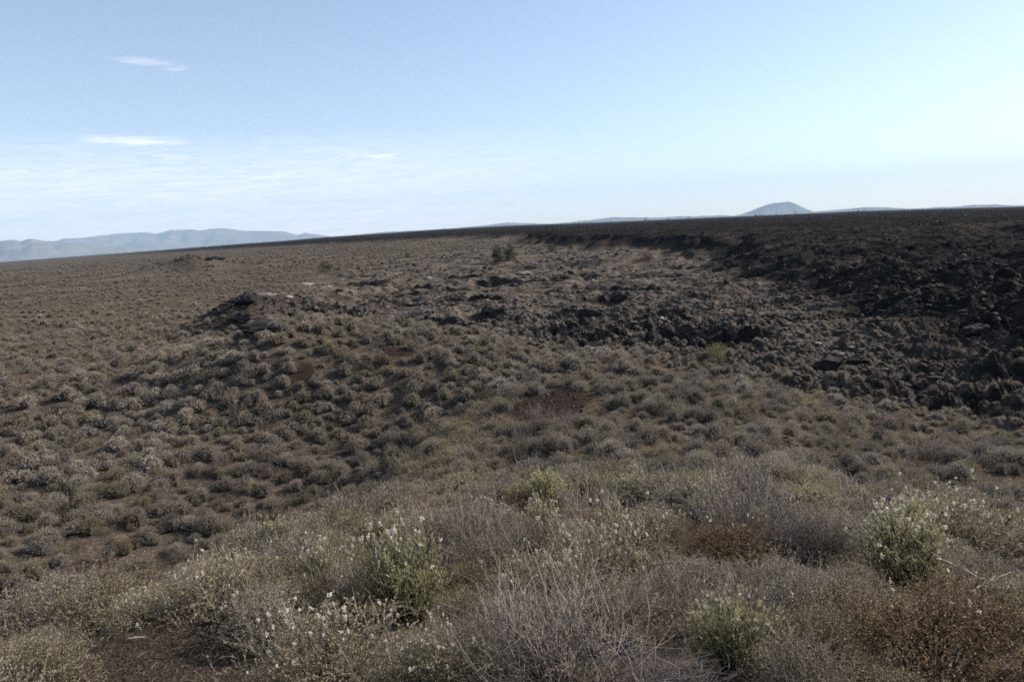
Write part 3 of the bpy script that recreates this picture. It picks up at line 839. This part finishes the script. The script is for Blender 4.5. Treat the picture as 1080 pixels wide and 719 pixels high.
def rubble(name, mat, sel_fn, bands, smin, smax, seed, flat=.7):
    P_ = []
    for (r0, r1, cell, sc) in bands:
        x, y, r = jitter(r0, r1, cell, 40, seed+int(r0))
        aa, pa = zones(x, y)
        k = rng.uniform(size=x.size) < sel_fn(x, y, aa, pa)
        P_.append(np.stack([x[k], y[k], np.full(k.sum(), sc)], 1))
    P_ = np.concatenate(P_)
    z = height(P_[:, 0], P_[:, 1])
    s = (smin+(smax-smin)*rng.uniform(size=len(P_))**3)*P_[:, 2]
    protos = []
    for i in range(6):
        V, T = rock_arrays(seed*31+i, flat, 1, .4)
        protos.append((V, T, np.zeros(len(T), int)))
    V = []; 
    # triangles: pass through the quad builder by degenerate-free split
    return scatter_tris(name, protos, [mat], np.stack([P_[:, 0], P_[:, 1], z+s*.15], 1), np.stack([rng.normal(size=len(s))*.3, rng.normal(size=len(s))*.3, rng.uniform(0, 6.28, len(s))], 1),
                        np.stack([s*rng.uniform(.8, 1.4, len(s)), s*rng.uniform(.7, 1.2, len(s)), s*rng.uniform(.6, 1.1, len(s))], 1), rng.integers(0, 6, len(s)))

def scatter_tris(name, protos, mats, pts, rot, scl, idx):
    global raw_mesh
    old = raw_mesh
    def tri_mesh(nm_, V, t, q, m_, mi, *a): return old(nm_, V, q, None, m_, mi)
    raw_mesh = tri_mesh
    try: return scatter_stuff(name, protos, mats, pts, rot, scl, idx)
    finally: raw_mesh = old

rubble('lava_rubble', M['lava'], lambda x, y, aa, pa: sstep(-2.5, 1, aa)*np.where(np.abs(aa) < 6, .95, .7), [(15, 70, .42, 1), (70, 160, .8, 1.1), (160, 420, 2.0, 1.5), (420, 1000, 6.5, 1.7)], .05, .27, 3, .7)
rubble('weathered_rubble', M['oldlava'], lambda x, y, aa, pa: np.maximum(sstep(-4, 5, pa)*(1-sstep(-2, 0, aa))*(.22+.55*sstep(-.25, .45, fbm(x*.13, y*.20, 3, 171))), np.maximum(.45*(1-sstep(3, 9, seg_d(x, y, (-20, 58), (-21, 78))[0])), .9*(1-sstep(4, 14, np.hypot((x-KNOLL[0])*.6, y-KNOLL[1]))))), [(15, 70, .42, 1), (70, 250, .85, 1.9)], .05, .27, 5, .42)
rubble('broken_crust', M['lava'], lambda x, y, aa, pa: sstep(-2, 4, pa)*(1-sstep(-2, 0, aa))*np.where((x > 8) & (y < 45), .3, .7)*sstep(.0, .5, fbm(x*.085, y*.21, 3, 183)), [(15, 70, .45, 1), (70, 250, .95, 1.9)], .07, .34, 7, .5)
rubble('pale_rubble', M['pale'], lambda x, y, aa, pa: sstep(-1, 3, pa)*(1-sstep(-2, 0, aa))*.7*sstep(.12, .5, fbm(x*.09, y*.12, 3, 177)), [(18, 80, .9, 1), (80, 250, 2.4, 1.7)], .07, .26, 6, .35)

rubble('cinder_pebbles', M['cinder'], lambda x, y, aa, pa: 1-sstep(.7, 1.5, np.hypot((x-BARE[0])/BARE[2], (y-BARE[1])/BARE[3])), [(2.2, 6.5, .022, 1)], .003, .016, 8, .7)
rubble('red_cinders', M['redcinder'], lambda x, y, aa, pa: sum(.8*(1-sstep(.6, 1.15, np.hypot((x-q[0])/q[2], (y-q[1])/q[3]))) for q in RED), [(10, 45, .16, 1)], .02, .10, 9, .6)
# single rocks one can point to
def rock_thing(name, px, py, wpx, mat, seed, label, cat='rock', group=None, flat=.6, tilt=(0, 0), stretch=1.0, lift=.0):
    x, y = px_ground(px, py); d = math.hypot(x, y)
    s = wpx/F_PX*d/2
    o = link(bpy.data.objects.new(name, rock_mesh(name, seed, mat, flat, 3, .3)))
    o.location = (x, y, h1(x, y)+s*flat*.25+lift); o.scale = (s, s*.8*stretch, s); o.rotation_euler = (R(tilt[0]), R(tilt[1]), rng.uniform(-.4, .4))
    tag(o, label, cat, group); return o
SL = 'pale slabs of the outcrop beyond the mound'
rock_thing('rock_slab', 284, 312, 15, M['pale'], 11, 'largest pale tilted slab topping the dark outcrop beyond the mound', 'slab', SL, .22, (28, 8))
rock_thing('rock_slab', 297, 311, 11, M['pale'], 12, 'pale slab on the outcrop just right of the largest slab', 'slab', SL, .2, (30, -10))
rock_thing('rock_slab', 305, 314, 9, M['pale'], 13, 'rightmost and lowest of the pale slabs on the outcrop', 'slab', SL, .22, (24, 12))
rock_thing('rock_slab', 276, 311, 8, M['pale'], 14, 'small pale slab at the left end of the outcrop slabs', 'slab', SL, .25, (30, 0))
rock_thing('rock_slab', 322, 300, 18, M['pale'], 15, 'long flat pale slab right of and behind the outcrop slabs', 'slab', SL, .14, (12, 5))
rock_thing('rock_slab', 345, 303, 14, M['pale'], 16, 'flat pale slab at the lava edge beneath the lone round juniper', 'slab', SL, .14, (12, 0))
OB = 'dark rocks around the outcrop beyond the mound'
rock_thing('lava_boulder', 261, 320, 26, M['lava'], 21, 'black boulder at the left of the pale outcrop slabs', 'boulder', OB, .6)
rock_thing('lava_boulder', 278, 349, 46, M['lava'], 22, 'widest black rock at the foot of the outcrop facing the mound', 'boulder', OB, .5)
rock_thing('lava_boulder', 255, 338, 28, M['lava'], 23, 'dark rock on the left flank of the outcrop', 'boulder', OB, .55)
rock_thing('lava_boulder', 309, 333, 15, M['lava'], 24, 'black crack-edged block on the right flank of the outcrop', 'boulder', OB, .7)
rock_thing('lava_boulder', 298, 350, 22, M['lava'], 25, 'dark rock right of the widest rock at the outcrop foot', 'boulder', OB, .5)
KN = 'dark crags on the distant knoll'
for i, (px, py, w, lab) in enumerate([(221, 272.5, 8, 'left crag on top of the distant rocky knoll'), (227, 271.5, 9, 'highest crag on top of the distant rocky knoll'), (234, 272.5, 7, 'right crag on top of the distant rocky knoll'), (275, 276.5, 6, 'lone dark crag on the low rise right of the distant knoll')]):
    rock_thing('knoll_crag', px, py+1.5, w, M['lava'], 31+i, lab, 'crag', KN, .5)
PB = 'big dark blocks in the rough old lava'
for i, (px, py, w, lab) in enumerate([(560, 363, 10, 'dark lava block in the middle of the rough lava, below the twin pines'), (566, 364, 7, 'smaller dark lava block touching the block below the twin pines'), (717, 376, 16, 'black lava block above the pale green shrub in the rough lava'),
        (872, 388, 40, 'longest black lava block on the right of the rough lava'), (905, 384, 26, 'black lava block at the right end of the longest block'), (622, 333, 30, 'wide black lava hump in the centre of the rough lava'),
        (655, 318, 26, 'black lava hump right of and behind the centre hump'), (520, 330, 28, 'low black lava hump left of the centre hump'), (1030, 352, 30, 'black lava block in the front wall of the dark flow, right side')]):
    rock_thing('lava_block', px, py, w, M['lava'], 41+i, lab, 'lava block', PB, .5, stretch=.8)
WS = 'pale stones in the rough old lava'
for i, (px, py, w, lab) in enumerate([(624, 368, 12, 'pale flat stone in the rough lava, left of the black block'), (632, 371, 9, 'pale stone touching the right of the pale flat stone'), (612, 352, 8, 'small pale stone behind the pale flat stone'),
        (842, 363, 10, 'pale flat stone behind the longest black lava block'), (450, 294, 14, 'wide pale stone in lava left of the twin pines'), (553, 290, 22, 'broad pale pavement stone in front of the twin pines')]):
    rock_thing('pale_stone', px, py, w, M['pale'], 61+i, lab, 'stone', WS, .22)

# ------------------------------------------------------------------ trees
def tree_parts(seed, hgt, rad, clumps, per, leaf, trunk_h=.25, shape='round'):
    g = np.random.default_rng(seed); P = Parts()
    tz = np.linspace(-.03, .85, 6)*hgt
    C = np.stack([np.cumsum(g.normal(size=6)*.02*hgt), np.cumsum(g.normal(size=6)*.02*hgt), tz], 1)[None]
    P.add('trunk', *tubes(C, (hgt*.035*np.linspace(1, .25, 6))[None], 6))
    nl = max(5, clumps//3)
    t0 = g.uniform(.15, .7, nl); b = np.stack([np.interp(t0*.85*hgt, tz, C[0, :, i]) for i in range(3)], 1)
    ph = g.uniform(0, 6.28, nl); ext = rad*g.uniform(.5, .9, nl)
    e = b+np.stack([np.cos(ph)*ext, np.sin(ph)*ext, .16*hgt*g.uniform(.2, 1.2, nl)], 1)
    tt = np.linspace(0, 1, 4)[None, :, None]
    LC = b[:, None]*(1-tt)+e[:, None]*tt + np.array([0, 0, .04*hgt])*np.sin(tt*3.14)
    P.add('trunk', *tubes(LC, np.broadcast_to(hgt*.012*np.array([1, .8, .6, .3])[None], (nl, 4)), 4))
    cz = g.uniform(trunk_h, 1, clumps)
    prof = np.sqrt(np.clip(1-((cz-.5)/.56)**2, .05, 1)) if shape == 'round' else np.clip(1.08-cz, .12, 1)*1.1
    ph = g.uniform(0, 6.28, clumps); rr = rad*prof*np.sqrt(g.uniform(.1, 1, clumps))
    cc = np.stack([np.cos(ph)*rr, np.sin(ph)*rr, cz*hgt*.95], 1)
    cc[:nl] = e + np.array([0, 0, .02*hgt])
    c = np.repeat(cc, per, 0)+g.normal(size=(clumps*per, 3))*rad*.20
    D = unit(g.normal(size=(clumps*per, 3))+np.array([0, 0, .4])); s = g.uniform(.6, 1.4, clumps*per)
    P.add('crown', *blades(c, D, leaf*s, leaf*.45*s, g))
    return P

M['red_leaf'] = plant_mat('reddish shrub leaf', [(.13,.075,.05),(.15,.09,.06)], .25)
M['yel_leaf'] = plant_mat('yellow green shrub leaf', [(.20,.18,.06),(.17,.16,.06)], .35)
def tree(name, px, py, hpx, wpx, seed, label, cat='tree', group=None, leafm='tree_leaf', shape='round', th=.2, clumps=46, per=70):
    x, y = px_ground(px, py, rmax=4000); d = math.hypot(x, y)
    hgt = hpx/F_PX*d; rad = wpx/F_PX*d/2
    P = tree_parts(seed, hgt, rad, clumps, per, hgt*.05, th, shape)
    root = link(bpy.data.objects.new(name, None)); root.location = (x, y, h1(x, y)); root.empty_display_size = hgt*.2
    for k, mt in (('trunk', M['tree_bark']), ('crown', M[leafm])):
        v, q = P.get(k); link(bpy.data.objects.new(k, raw_mesh(name+'_'+k, v, None, q, [mt])), root)
    tag(root, label, cat, group); return root
G1 = 'scattered trees in the old lava'
tree('pine_tree', 525, 279, 21, 11, 1, 'left and front one of the twin dark pines in the middle distance', 'tree', G1, th=.08)
tree('pine_tree', 538, 275, 17, 12, 2, 'right and rear one of the twin dark pines in the middle distance', 'tree', G1, th=.08)
tree('juniper', 343.5, 288, 13, 13, 3, 'lone round juniper at the left edge of the old lava', 'tree', G1, th=.05)
tree('pine_tree', 583, 265, 9, 10, 4, 'small rounded pine before the end of the black flow', 'tree', G1, th=.05)
tree('pine_tree', 430, 272.5, 6, 6, 5, 'tiny pine standing alone left of the twin pines', 'tree', G1, th=.1)
tree('shrub_tree', 683, 276, 11, 11, 6, 'reddish brown shrubby tree beside the grassy strip below the black flow', 'tree', G1, 'red_leaf', th=.02)
tree('shrub', 757, 381, 19, 20, 7, 'yellow-green rounded shrub among black blocks of the rough lava', 'shrub', None, 'yel_leaf', th=.02, clumps=40)
tree('shrub', 266, 521, 16, 13, 8, 'dark green upright shrub at the foot of the near slope in the left valley', 'shrub', None, 'olive_leaf', th=.02, clumps=40)
G2 = 'tiny pines on the black flow skyline'
for i, (px, py, h, w, lab) in enumerate([(562, 241, 5, 7, 'skyline pine farthest left on the black flow, alone'), (606, 238.5, 4, 5, 'leftmost pine of the skyline cluster left of centre hill'), (611, 238.4, 4.5, 6, 'second pine from the left in the skyline cluster'),
        (617, 238.2, 5, 6, 'tallest pine in the skyline cluster'), (622, 238, 4, 5, 'rightmost pine of the skyline cluster'), (645, 236.5, 3, 5, 'low pine between the skyline cluster and the spiky pine'), (681, 235.5, 5, 3, 'thin spiky pine alone on the skyline'),
        (705, 234, 4, 6, 'round low pine right of the spiky pine'), (726, 232.5, 3, 4, 'small pine left of the butte, second from the spiky pine'), (797, 230.5, 4, 3, 'thin pine below the left foot of the butte'),
        (803, 230, 3.5, 5, 'bushy pine below the left slope of the butte'), (819, 229.5, 4, 3, 'thin pine beneath the butte summit'), (838, 228.5, 4, 4, 'pine beneath the right slope of the butte'), (905, 225.5, 4, 3, 'thin pine on the skyline right of the butte, the left one of two'), (911, 225.3, 3.5, 3, 'thin pine right of the butte, the right one of two')]):
    tree('pine_tree', px, py+.8, h*1.15+1.2, w*1.15, 20+i, lab, 'tree', G2, shape='round' if w > 4 else 'cone', th=.05, clumps=20, per=24)

# ------------------------------------------------------------------ dead branches on the bare soil and in the bushes
def branch(px, py, wpx, ang, seed, label, forks=4, rad=.008, lift=.02, rise=0.):
    x, y = px_ground(px, py); d = math.hypot(x, y); L = wpx/F_PX*math.hypot(d, 1.7)
    g = np.random.default_rng(seed); k = 7
    t = np.linspace(-.5, .5, k)
    C = np.stack([t*L, np.cumsum(g.normal(size=k))*L*.04, np.abs(np.cumsum(g.normal(size=k)))*L*.03+(t+.5)*rise*L], 1)
    P = Parts(); rad *= 1.5; P.add('b', *tubes(C[None], (rad*np.linspace(1, .35, k))[None], 6))
    for f in range(forks):
        i = int(g.integers(1, k-1)); D = unit(np.array([g.uniform(.2, 1), g.normal()*.9, g.uniform(0, .6)])); l = L*g.uniform(.15, .4)
        ts = np.linspace(0, 1, 4)[:, None]
        c = C[i][None]+D[None]*l*ts+g.normal(size=(4, 3))*l*.04*ts
        P.add('b', *tubes(c[None], (rad*.55*np.array([1, .8, .6, .3]))[None], 5))
    V, Q = P.get('b')
    ca, sa = math.cos(ang), math.sin(ang)
    X = V[:, 0]*ca-V[:, 1]*sa+x; Y = V[:, 0]*sa+V[:, 1]*ca+y
    if rise == 0: Z = V[:, 2]+height(X, Y)+lift
    else: Z = V[:, 2]+h1(x, y)+lift
    o = link(bpy.data.objects.new('dead_branch', raw_mesh('dead_branch', V-np.array([0, 0, 0]), None, Q, [M['dead']], None, True)))
    me = o.data; co = np.stack([X-x, Y-y, Z-h1(x, y)], 1).astype(np.float32); me.vertices.foreach_set('co', co.ravel()); me.update()
    o.location = (x, y, h1(x, y)); tag(o, label, 'branch', 'dead branches among the shrubs'); return o
branch(158, 651, 40, .1, 1, 'longest bleached dead branch at the rear edge of the bare dark soil', 4, .007)
branch(147, 663, 22, -.9, 2, 'short forked dead twig on the bare soil under the longest branch', 3, .006)
branch(146, 676, 16, .3, 3, 'small pale stick lying lowest on the left of the bare soil', 1, .006)
branch(216, 642, 40, -.3, 4, 'thin dead branch beneath the white-topped shrub at the soil edge', 4, .005)
branch(683, 716, 55, -.2, 5, 'pale dead branch on the ground right of the biggest leafless bush', 3, .008)
branch(742, 712, 36, .5, 6, 'dead branch with curled end before the bright green rabbitbrush', 5, .007)
branch(1040, 668, 46, .35, 7, 'thick bleached branch sticking out of the wide rusty bush', 5, .006, .33, .26)
branch(1008, 660, 40, 2.6, 8, 'forked bleached branch in the top of the wide rusty bush', 5, .005, .36, .16)
branch(12, 668, 50, 2.2, 9, 'thin bleached twig rising out of the grey sagebrush by the bare soil', 3, .005, .25, .5)

# litter of fallen straws on the bare patch
g_ = np.random.default_rng(77)
n_ = 900
px_ = BARE[0]+g_.normal(size=n_)*BARE[2]*.75; py_ = BARE[1]+g_.normal(size=n_)*BARE[3]*.85
def straw_arrays(seed):
    g = np.random.default_rng(seed); t = np.linspace(-.5, .5, 4)
    C = np.stack([t*.06, np.cumsum(g.normal(size=4))*.004, np.full(4, .002)], 1)
    V, Q = tubes(C[None], np.full((1, 4), .0011), 3); return V, Q, np.zeros(len(Q), int)
s_ = g_.uniform(.4, 1.3, n_)
scatter_stuff('straw_litter', [straw_arrays(i) for i in range(4)], [M['straw']], np.stack([px_, py_, height(px_, py_)+.006], 1), np.stack([g_.normal(size=n_)*.12, g_.normal(size=n_)*.15, g_.uniform(0, 6.28, n_)], 1), np.stack([s_, s_, s_], 1), g_.integers(0, 4, n_))

# ------------------------------------------------------------------ far mountains, hills and butte
def hill_mat(name, a, b, snow=None):
    m, nt, out = new_mat(name)
    geo = N(nt, 'ShaderNodeNewGeometry')
    c = ramp(nt, noise(nt, .0026, 6, .65, geo.outputs['Position']), [(.35, a), (.65, b)])
    if snow:
        s = N(nt, 'ShaderNodeSeparateXYZ'); nt.links.new(geo.outputs['Position'], s.inputs[0])
        zz = math_n(nt, 'MULTIPLY_ADD', noise(nt, .006, 5, .6, geo.outputs['Position']), 160, s.outputs['Z'])
        c = mixc(nt, ramp(nt, math_n(nt, 'DIVIDE', math_n(nt, 'SUBTRACT', zz, snow), 60), [(0, (0,0,0)), (1, (1,1,1))]), c, (.75,.77,.8))
    b_ = N(nt, 'ShaderNodeBsdfPrincipled'); nt.links.new(c, b_.inputs['Base Color']); b_.inputs['Roughness'].default_value = 1
    b_.inputs['Specular IOR Level'].default_value = 0
    nt.links.new(b_.outputs[0], out.inputs['Surface']); return m
M['mtn'] = hill_mat('far mountain slope', (.10,.09,.075), (.16,.14,.11), None)
M['mtn_snow'] = hill_mat('far mountain slope with snow', (.10,.09,.08), (.17,.15,.12), 1010)

def ridge(name, prof, dist, depth, mat, seed, rough=.4):
    """prof: (pixel x, pixel y) skyline; a ridge of that skyline standing at dist, depth metres front to back"""
    pr = np.array([az_el(*p) for p in prof])
    nu, nv = 260, 36
    az = np.linspace(pr[0, 0], pr[-1, 0], nu); el = np.interp(az, pr[:, 0], pr[:, 1])
    v = np.linspace(-1, 1, nv)
    A, Vv = np.meshgrid(az, v); E = np.broadcast_to(el, A.shape)
    rr = dist+Vv*depth
    X = rr*np.sin(np.radians(A)); Y = rr*np.cos(np.radians(A))
    top = dist*np.tan(np.radians(E))+ZC; bot = rr*np.tan(np.radians(hor_el(A)))-45
    sh = np.clip(1-np.abs(Vv), 0, 1)**1.15
    n = fbm(X/1400, Y/1400, 4, seed, .5)
    sh2 = np.clip(sh*(1+rough*1.6*n*(1-sh)*1.5), 0, 1.0)
    Z = bot+(top-bot)*sh2 + np.where(sh > .9, 0, n*75*sh*(1-sh)*2.2)
    Vt = np.stack([X, Y, Z], -1).reshape(-1, 3)
    i = np.arange(nv-1)[:, None]*nu+np.arange(nu-1)[None]
    Q = np.stack([i, i+1, i+nu+1, i+nu], -1).reshape(-1, 4)
    o = link(bpy.data.objects.new(name, raw_mesh(name, Vt, None, Q, [mat], None, True))); tag(o, kind='structure'); return o
ridge('mountain_range', [(-60,283),(-30,272),(0,262),(40,258),(70,251),(90,250),(120,246),(150,244.5),(165,246),(180,242),(200,241.5),(212,242.5),(222,240.5),(235,240),(245,241),(258,243),(280,243.5),(300,244),(314,247.5),(322,245.5),(335,247),(350,249.5),(370,252)], 27000, 3600, M['mtn_snow'], 3)
ridge('front_mountain_range', [(-60,262),(-40,259),(-15,256),(0,253.5),(14,252.5),(22,254),(32,251),(45,253),(60,254.5),(80,256),(100,259),(118,260.5),(130,260),(150,262.5),(185,266)], 20000, 2400, M['mtn'], 5)
ridge('low_hills', [(335,253),(370,248),(405,244.5),(440,243),(480,240.5),(510,237.6),(535,234.6),(555,235.2),(580,235.8),(610,233.5),(630,231.3),(648,228.9),(662,229.2),(690,229.3),(720,228.4),(760,228),(800,227.2)], 18000, 1900, M['mtn'], 7)
ridge('butte', [(772,228.5),(783,225.5),(794,221.5),(805,216.8),(813,214.2),(818,213.6),(825,212.9),(832,212.1),(838,214),(846,218.2),(852,221),(862,224.5)], 21000, 1200, M['mtn'], 9)
ridge('right_hills', [(770,229),(820,226.5),(860,223),(890,220.5),(915,218.4),(935,218.6),(960,220),(985,219.3),(1010,217.6),(1040,217.2),(1090,216.5),(1120,217)], 18000, 1800, M['mtn'], 13)

# ------------------------------------------------------------------ haze
def haze():
    m, nt, out = new_mat('thin pale air')
    v = N(nt, 'ShaderNodeVolumePrincipled'); v.inputs['Color'].default_value = (.55, .76, 1.0, 1)
    v.inputs['Density'].default_value = HAZE_DENSITY; v.inputs['Anisotropy'].default_value = .0
    nt.links.new(v.outputs[0], out.inputs['Volume'])
    h, z0, z1 = 35000, -480, 1700
    V = [(sx*h, sy*h, z) for z in (z0, z1) for sy in (-1, 1) for sx in (-1, 1)]
    Q = [(0, 2, 3, 1), (4, 5, 7, 6), (0, 1, 5, 4), (2, 6, 7, 3), (0, 4, 6, 2), (1, 3, 7, 5)]
    o = link(bpy.data.objects.new('haze', raw_mesh('haze', V, None, Q, [m]))); tag(o, kind='stuff')
if HAZE_DENSITY > 0: haze()

# ------------------------------------------------------------------ sky, sun, camera
w = bpy.data.worlds.new('World'); SC.world = w; w.use_nodes = True
nt = w.node_tree; nt.nodes.clear()
out = nt.nodes.new('ShaderNodeOutputWorld'); bg = nt.nodes.new('ShaderNodeBackground')
sky = nt.nodes.new('ShaderNodeTexSky'); sky.sky_type = 'NISHITA'; sky.sun_disc = False
sky.sun_elevation = R(SUN_EL); sky.sun_rotation = R(SUN_AZ); sky.altitude = 1500; sky.air_density = 1.0; sky.dust_density = 1.1; sky.ozone_density = 1.0
bg.inputs['Strength'].default_value = SKY_STRENGTH
# thin cirrus: noise over the sky direction, stretched along the horizon
tc = nt.nodes.new('ShaderNodeTexCoord'); sx = nt.nodes.new('ShaderNodeSeparateXYZ'); nt.links.new(tc.outputs['Generated'], sx.inputs[0])
CLOUDS = [(145,149,44,3.2,.75),(182,165.5,26,2.6,.6),(395,164.5,44,1.9,.8),(152,65,24,2.2,.4),(184,72,12,2.5,.3),(60,181,75,3,.6),(290,188,85,5,.75),(410,188,40,2.5,.55),(345,181,30,2.2,.4),(535,185,10,2,.3),(215,194,60,3,.4),(120,183,45,2.6,.5)]
elev = math_n(nt, 'ARCSINE', sx.outputs['Z']); azn = math_n(nt, 'ARCTAN2', sx.outputs['X'], sx.outputs['Y'])
cmb = nt.nodes.new('ShaderNodeCombineXYZ'); nt.links.new(math_n(nt, 'MULTIPLY', azn, 7), cmb.inputs[0]); nt.links.new(math_n(nt, 'MULTIPLY_ADD', elev, 70, math_n(nt, 'MULTIPLY', azn, -2.0)), cmb.inputs[1])
wisp = noise(nt, 2.4, 9, .68, cmb.outputs[0], .9)
cover = None
for (px, py, hw, hh, amt) in CLOUDS:
    a, e = az_el(px, py); sc = 1/F_PX
    dx = math_n(nt, 'DIVIDE', math_n(nt, 'SUBTRACT', azn, R(a)), hw*sc)
    dy0 = math_n(nt, 'SUBTRACT', elev, R(e))
    dy = math_n(nt, 'DIVIDE', math_n(nt, 'MULTIPLY_ADD', dx, hw*sc*.03, dy0), hh*sc*1.5)
    q = math_n(nt, 'ADD', math_n(nt, 'MULTIPLY', dx, dx), math_n(nt, 'MULTIPLY', dy, dy))
    gq = math_n(nt, 'MULTIPLY', math_n(nt, 'EXPONENT', math_n(nt, 'MULTIPLY', q, -.9)), amt)
    cover = gq if cover is None else math_n(nt, 'MAXIMUM', cover, gq)
wr = ramp(nt, wisp, [(.40, (0,0,0)), (.60, (1,1,1))])
cover = math_n(nt, 'MULTIPLY', cover, math_n(nt, 'MULTIPLY_ADD', wr, .7, .3))
# low veil at the left, fading up from the horizon
ve = ramp(nt, elev, [(.03, (1,1,1)), (.15, (0,0,0))])
va = ramp(nt, math_n(nt, 'MULTIPLY_ADD', azn, .8, .6), [(.45, (1,1,1)), (.85, (0,0,0))])
veil = math_n(nt, 'MULTIPLY', math_n(nt, 'MULTIPLY', ve, va), math_n(nt, 'MULTIPLY_ADD', wr, .45, .45))
cov = math_n(nt, 'MAXIMUM', math_n(nt, 'MAXIMUM', cover, veil), .06)
tint = mixc(nt, 1.0, sky.outputs[0], (1.03, .985, .975), 'MULTIPLY')
csky = mixc(nt, cov, tint, (8.8, 8.2, 8.2))
nt.links.new(csky, bg.inputs['Color']); nt.links.new(bg.outputs[0], out.inputs['Surface'])

sl = bpy.data.lights.new('sun', 'SUN'); sl.energy = SUN_STRENGTH; sl.angle = R(.53); sl.color = (1, .925, .82)
so = link(bpy.data.objects.new('sun', sl))
d = Vector((math.sin(R(SUN_AZ))*math.cos(R(SUN_EL)), math.cos(R(SUN_AZ))*math.cos(R(SUN_EL)), math.sin(R(SUN_EL))))
so.rotation_euler = d.to_track_quat('Z', 'Y').to_euler(); so.location = (0, 0, 50)

cd = bpy.data.cameras.new('camera'); cd.lens = LENS; cd.sensor_width = 36; cd.clip_start = .05; cd.clip_end = 200000
co = link(bpy.data.objects.new('camera', cd)); co.location = (0, 0, ZC); co.rotation_euler = cam_rot.to_euler()
SC.camera = co
SC.render.resolution_x, SC.render.resolution_y = 1024, 681
vs = SC.view_settings; vs.view_transform = 'Standard'; vs.look = 'None'; vs.exposure = EXPOSURE; vs.gamma = 1; vs.use_curve_mapping = False
SC.cycles.filter_width = 1.7
SC.cycles.max_bounces = 5; SC.cycles.diffuse_bounces = 2; SC.cycles.transmission_bounces = 2; SC.cycles.volume_bounces = 0; SC.cycles.transparent_max_bounces = 4
SC.cycles.use_denoising = False
print('things', len(PLACED), 'cand', len(cand), 'zc', ZC, 'bare', BARE, 'red', RED)
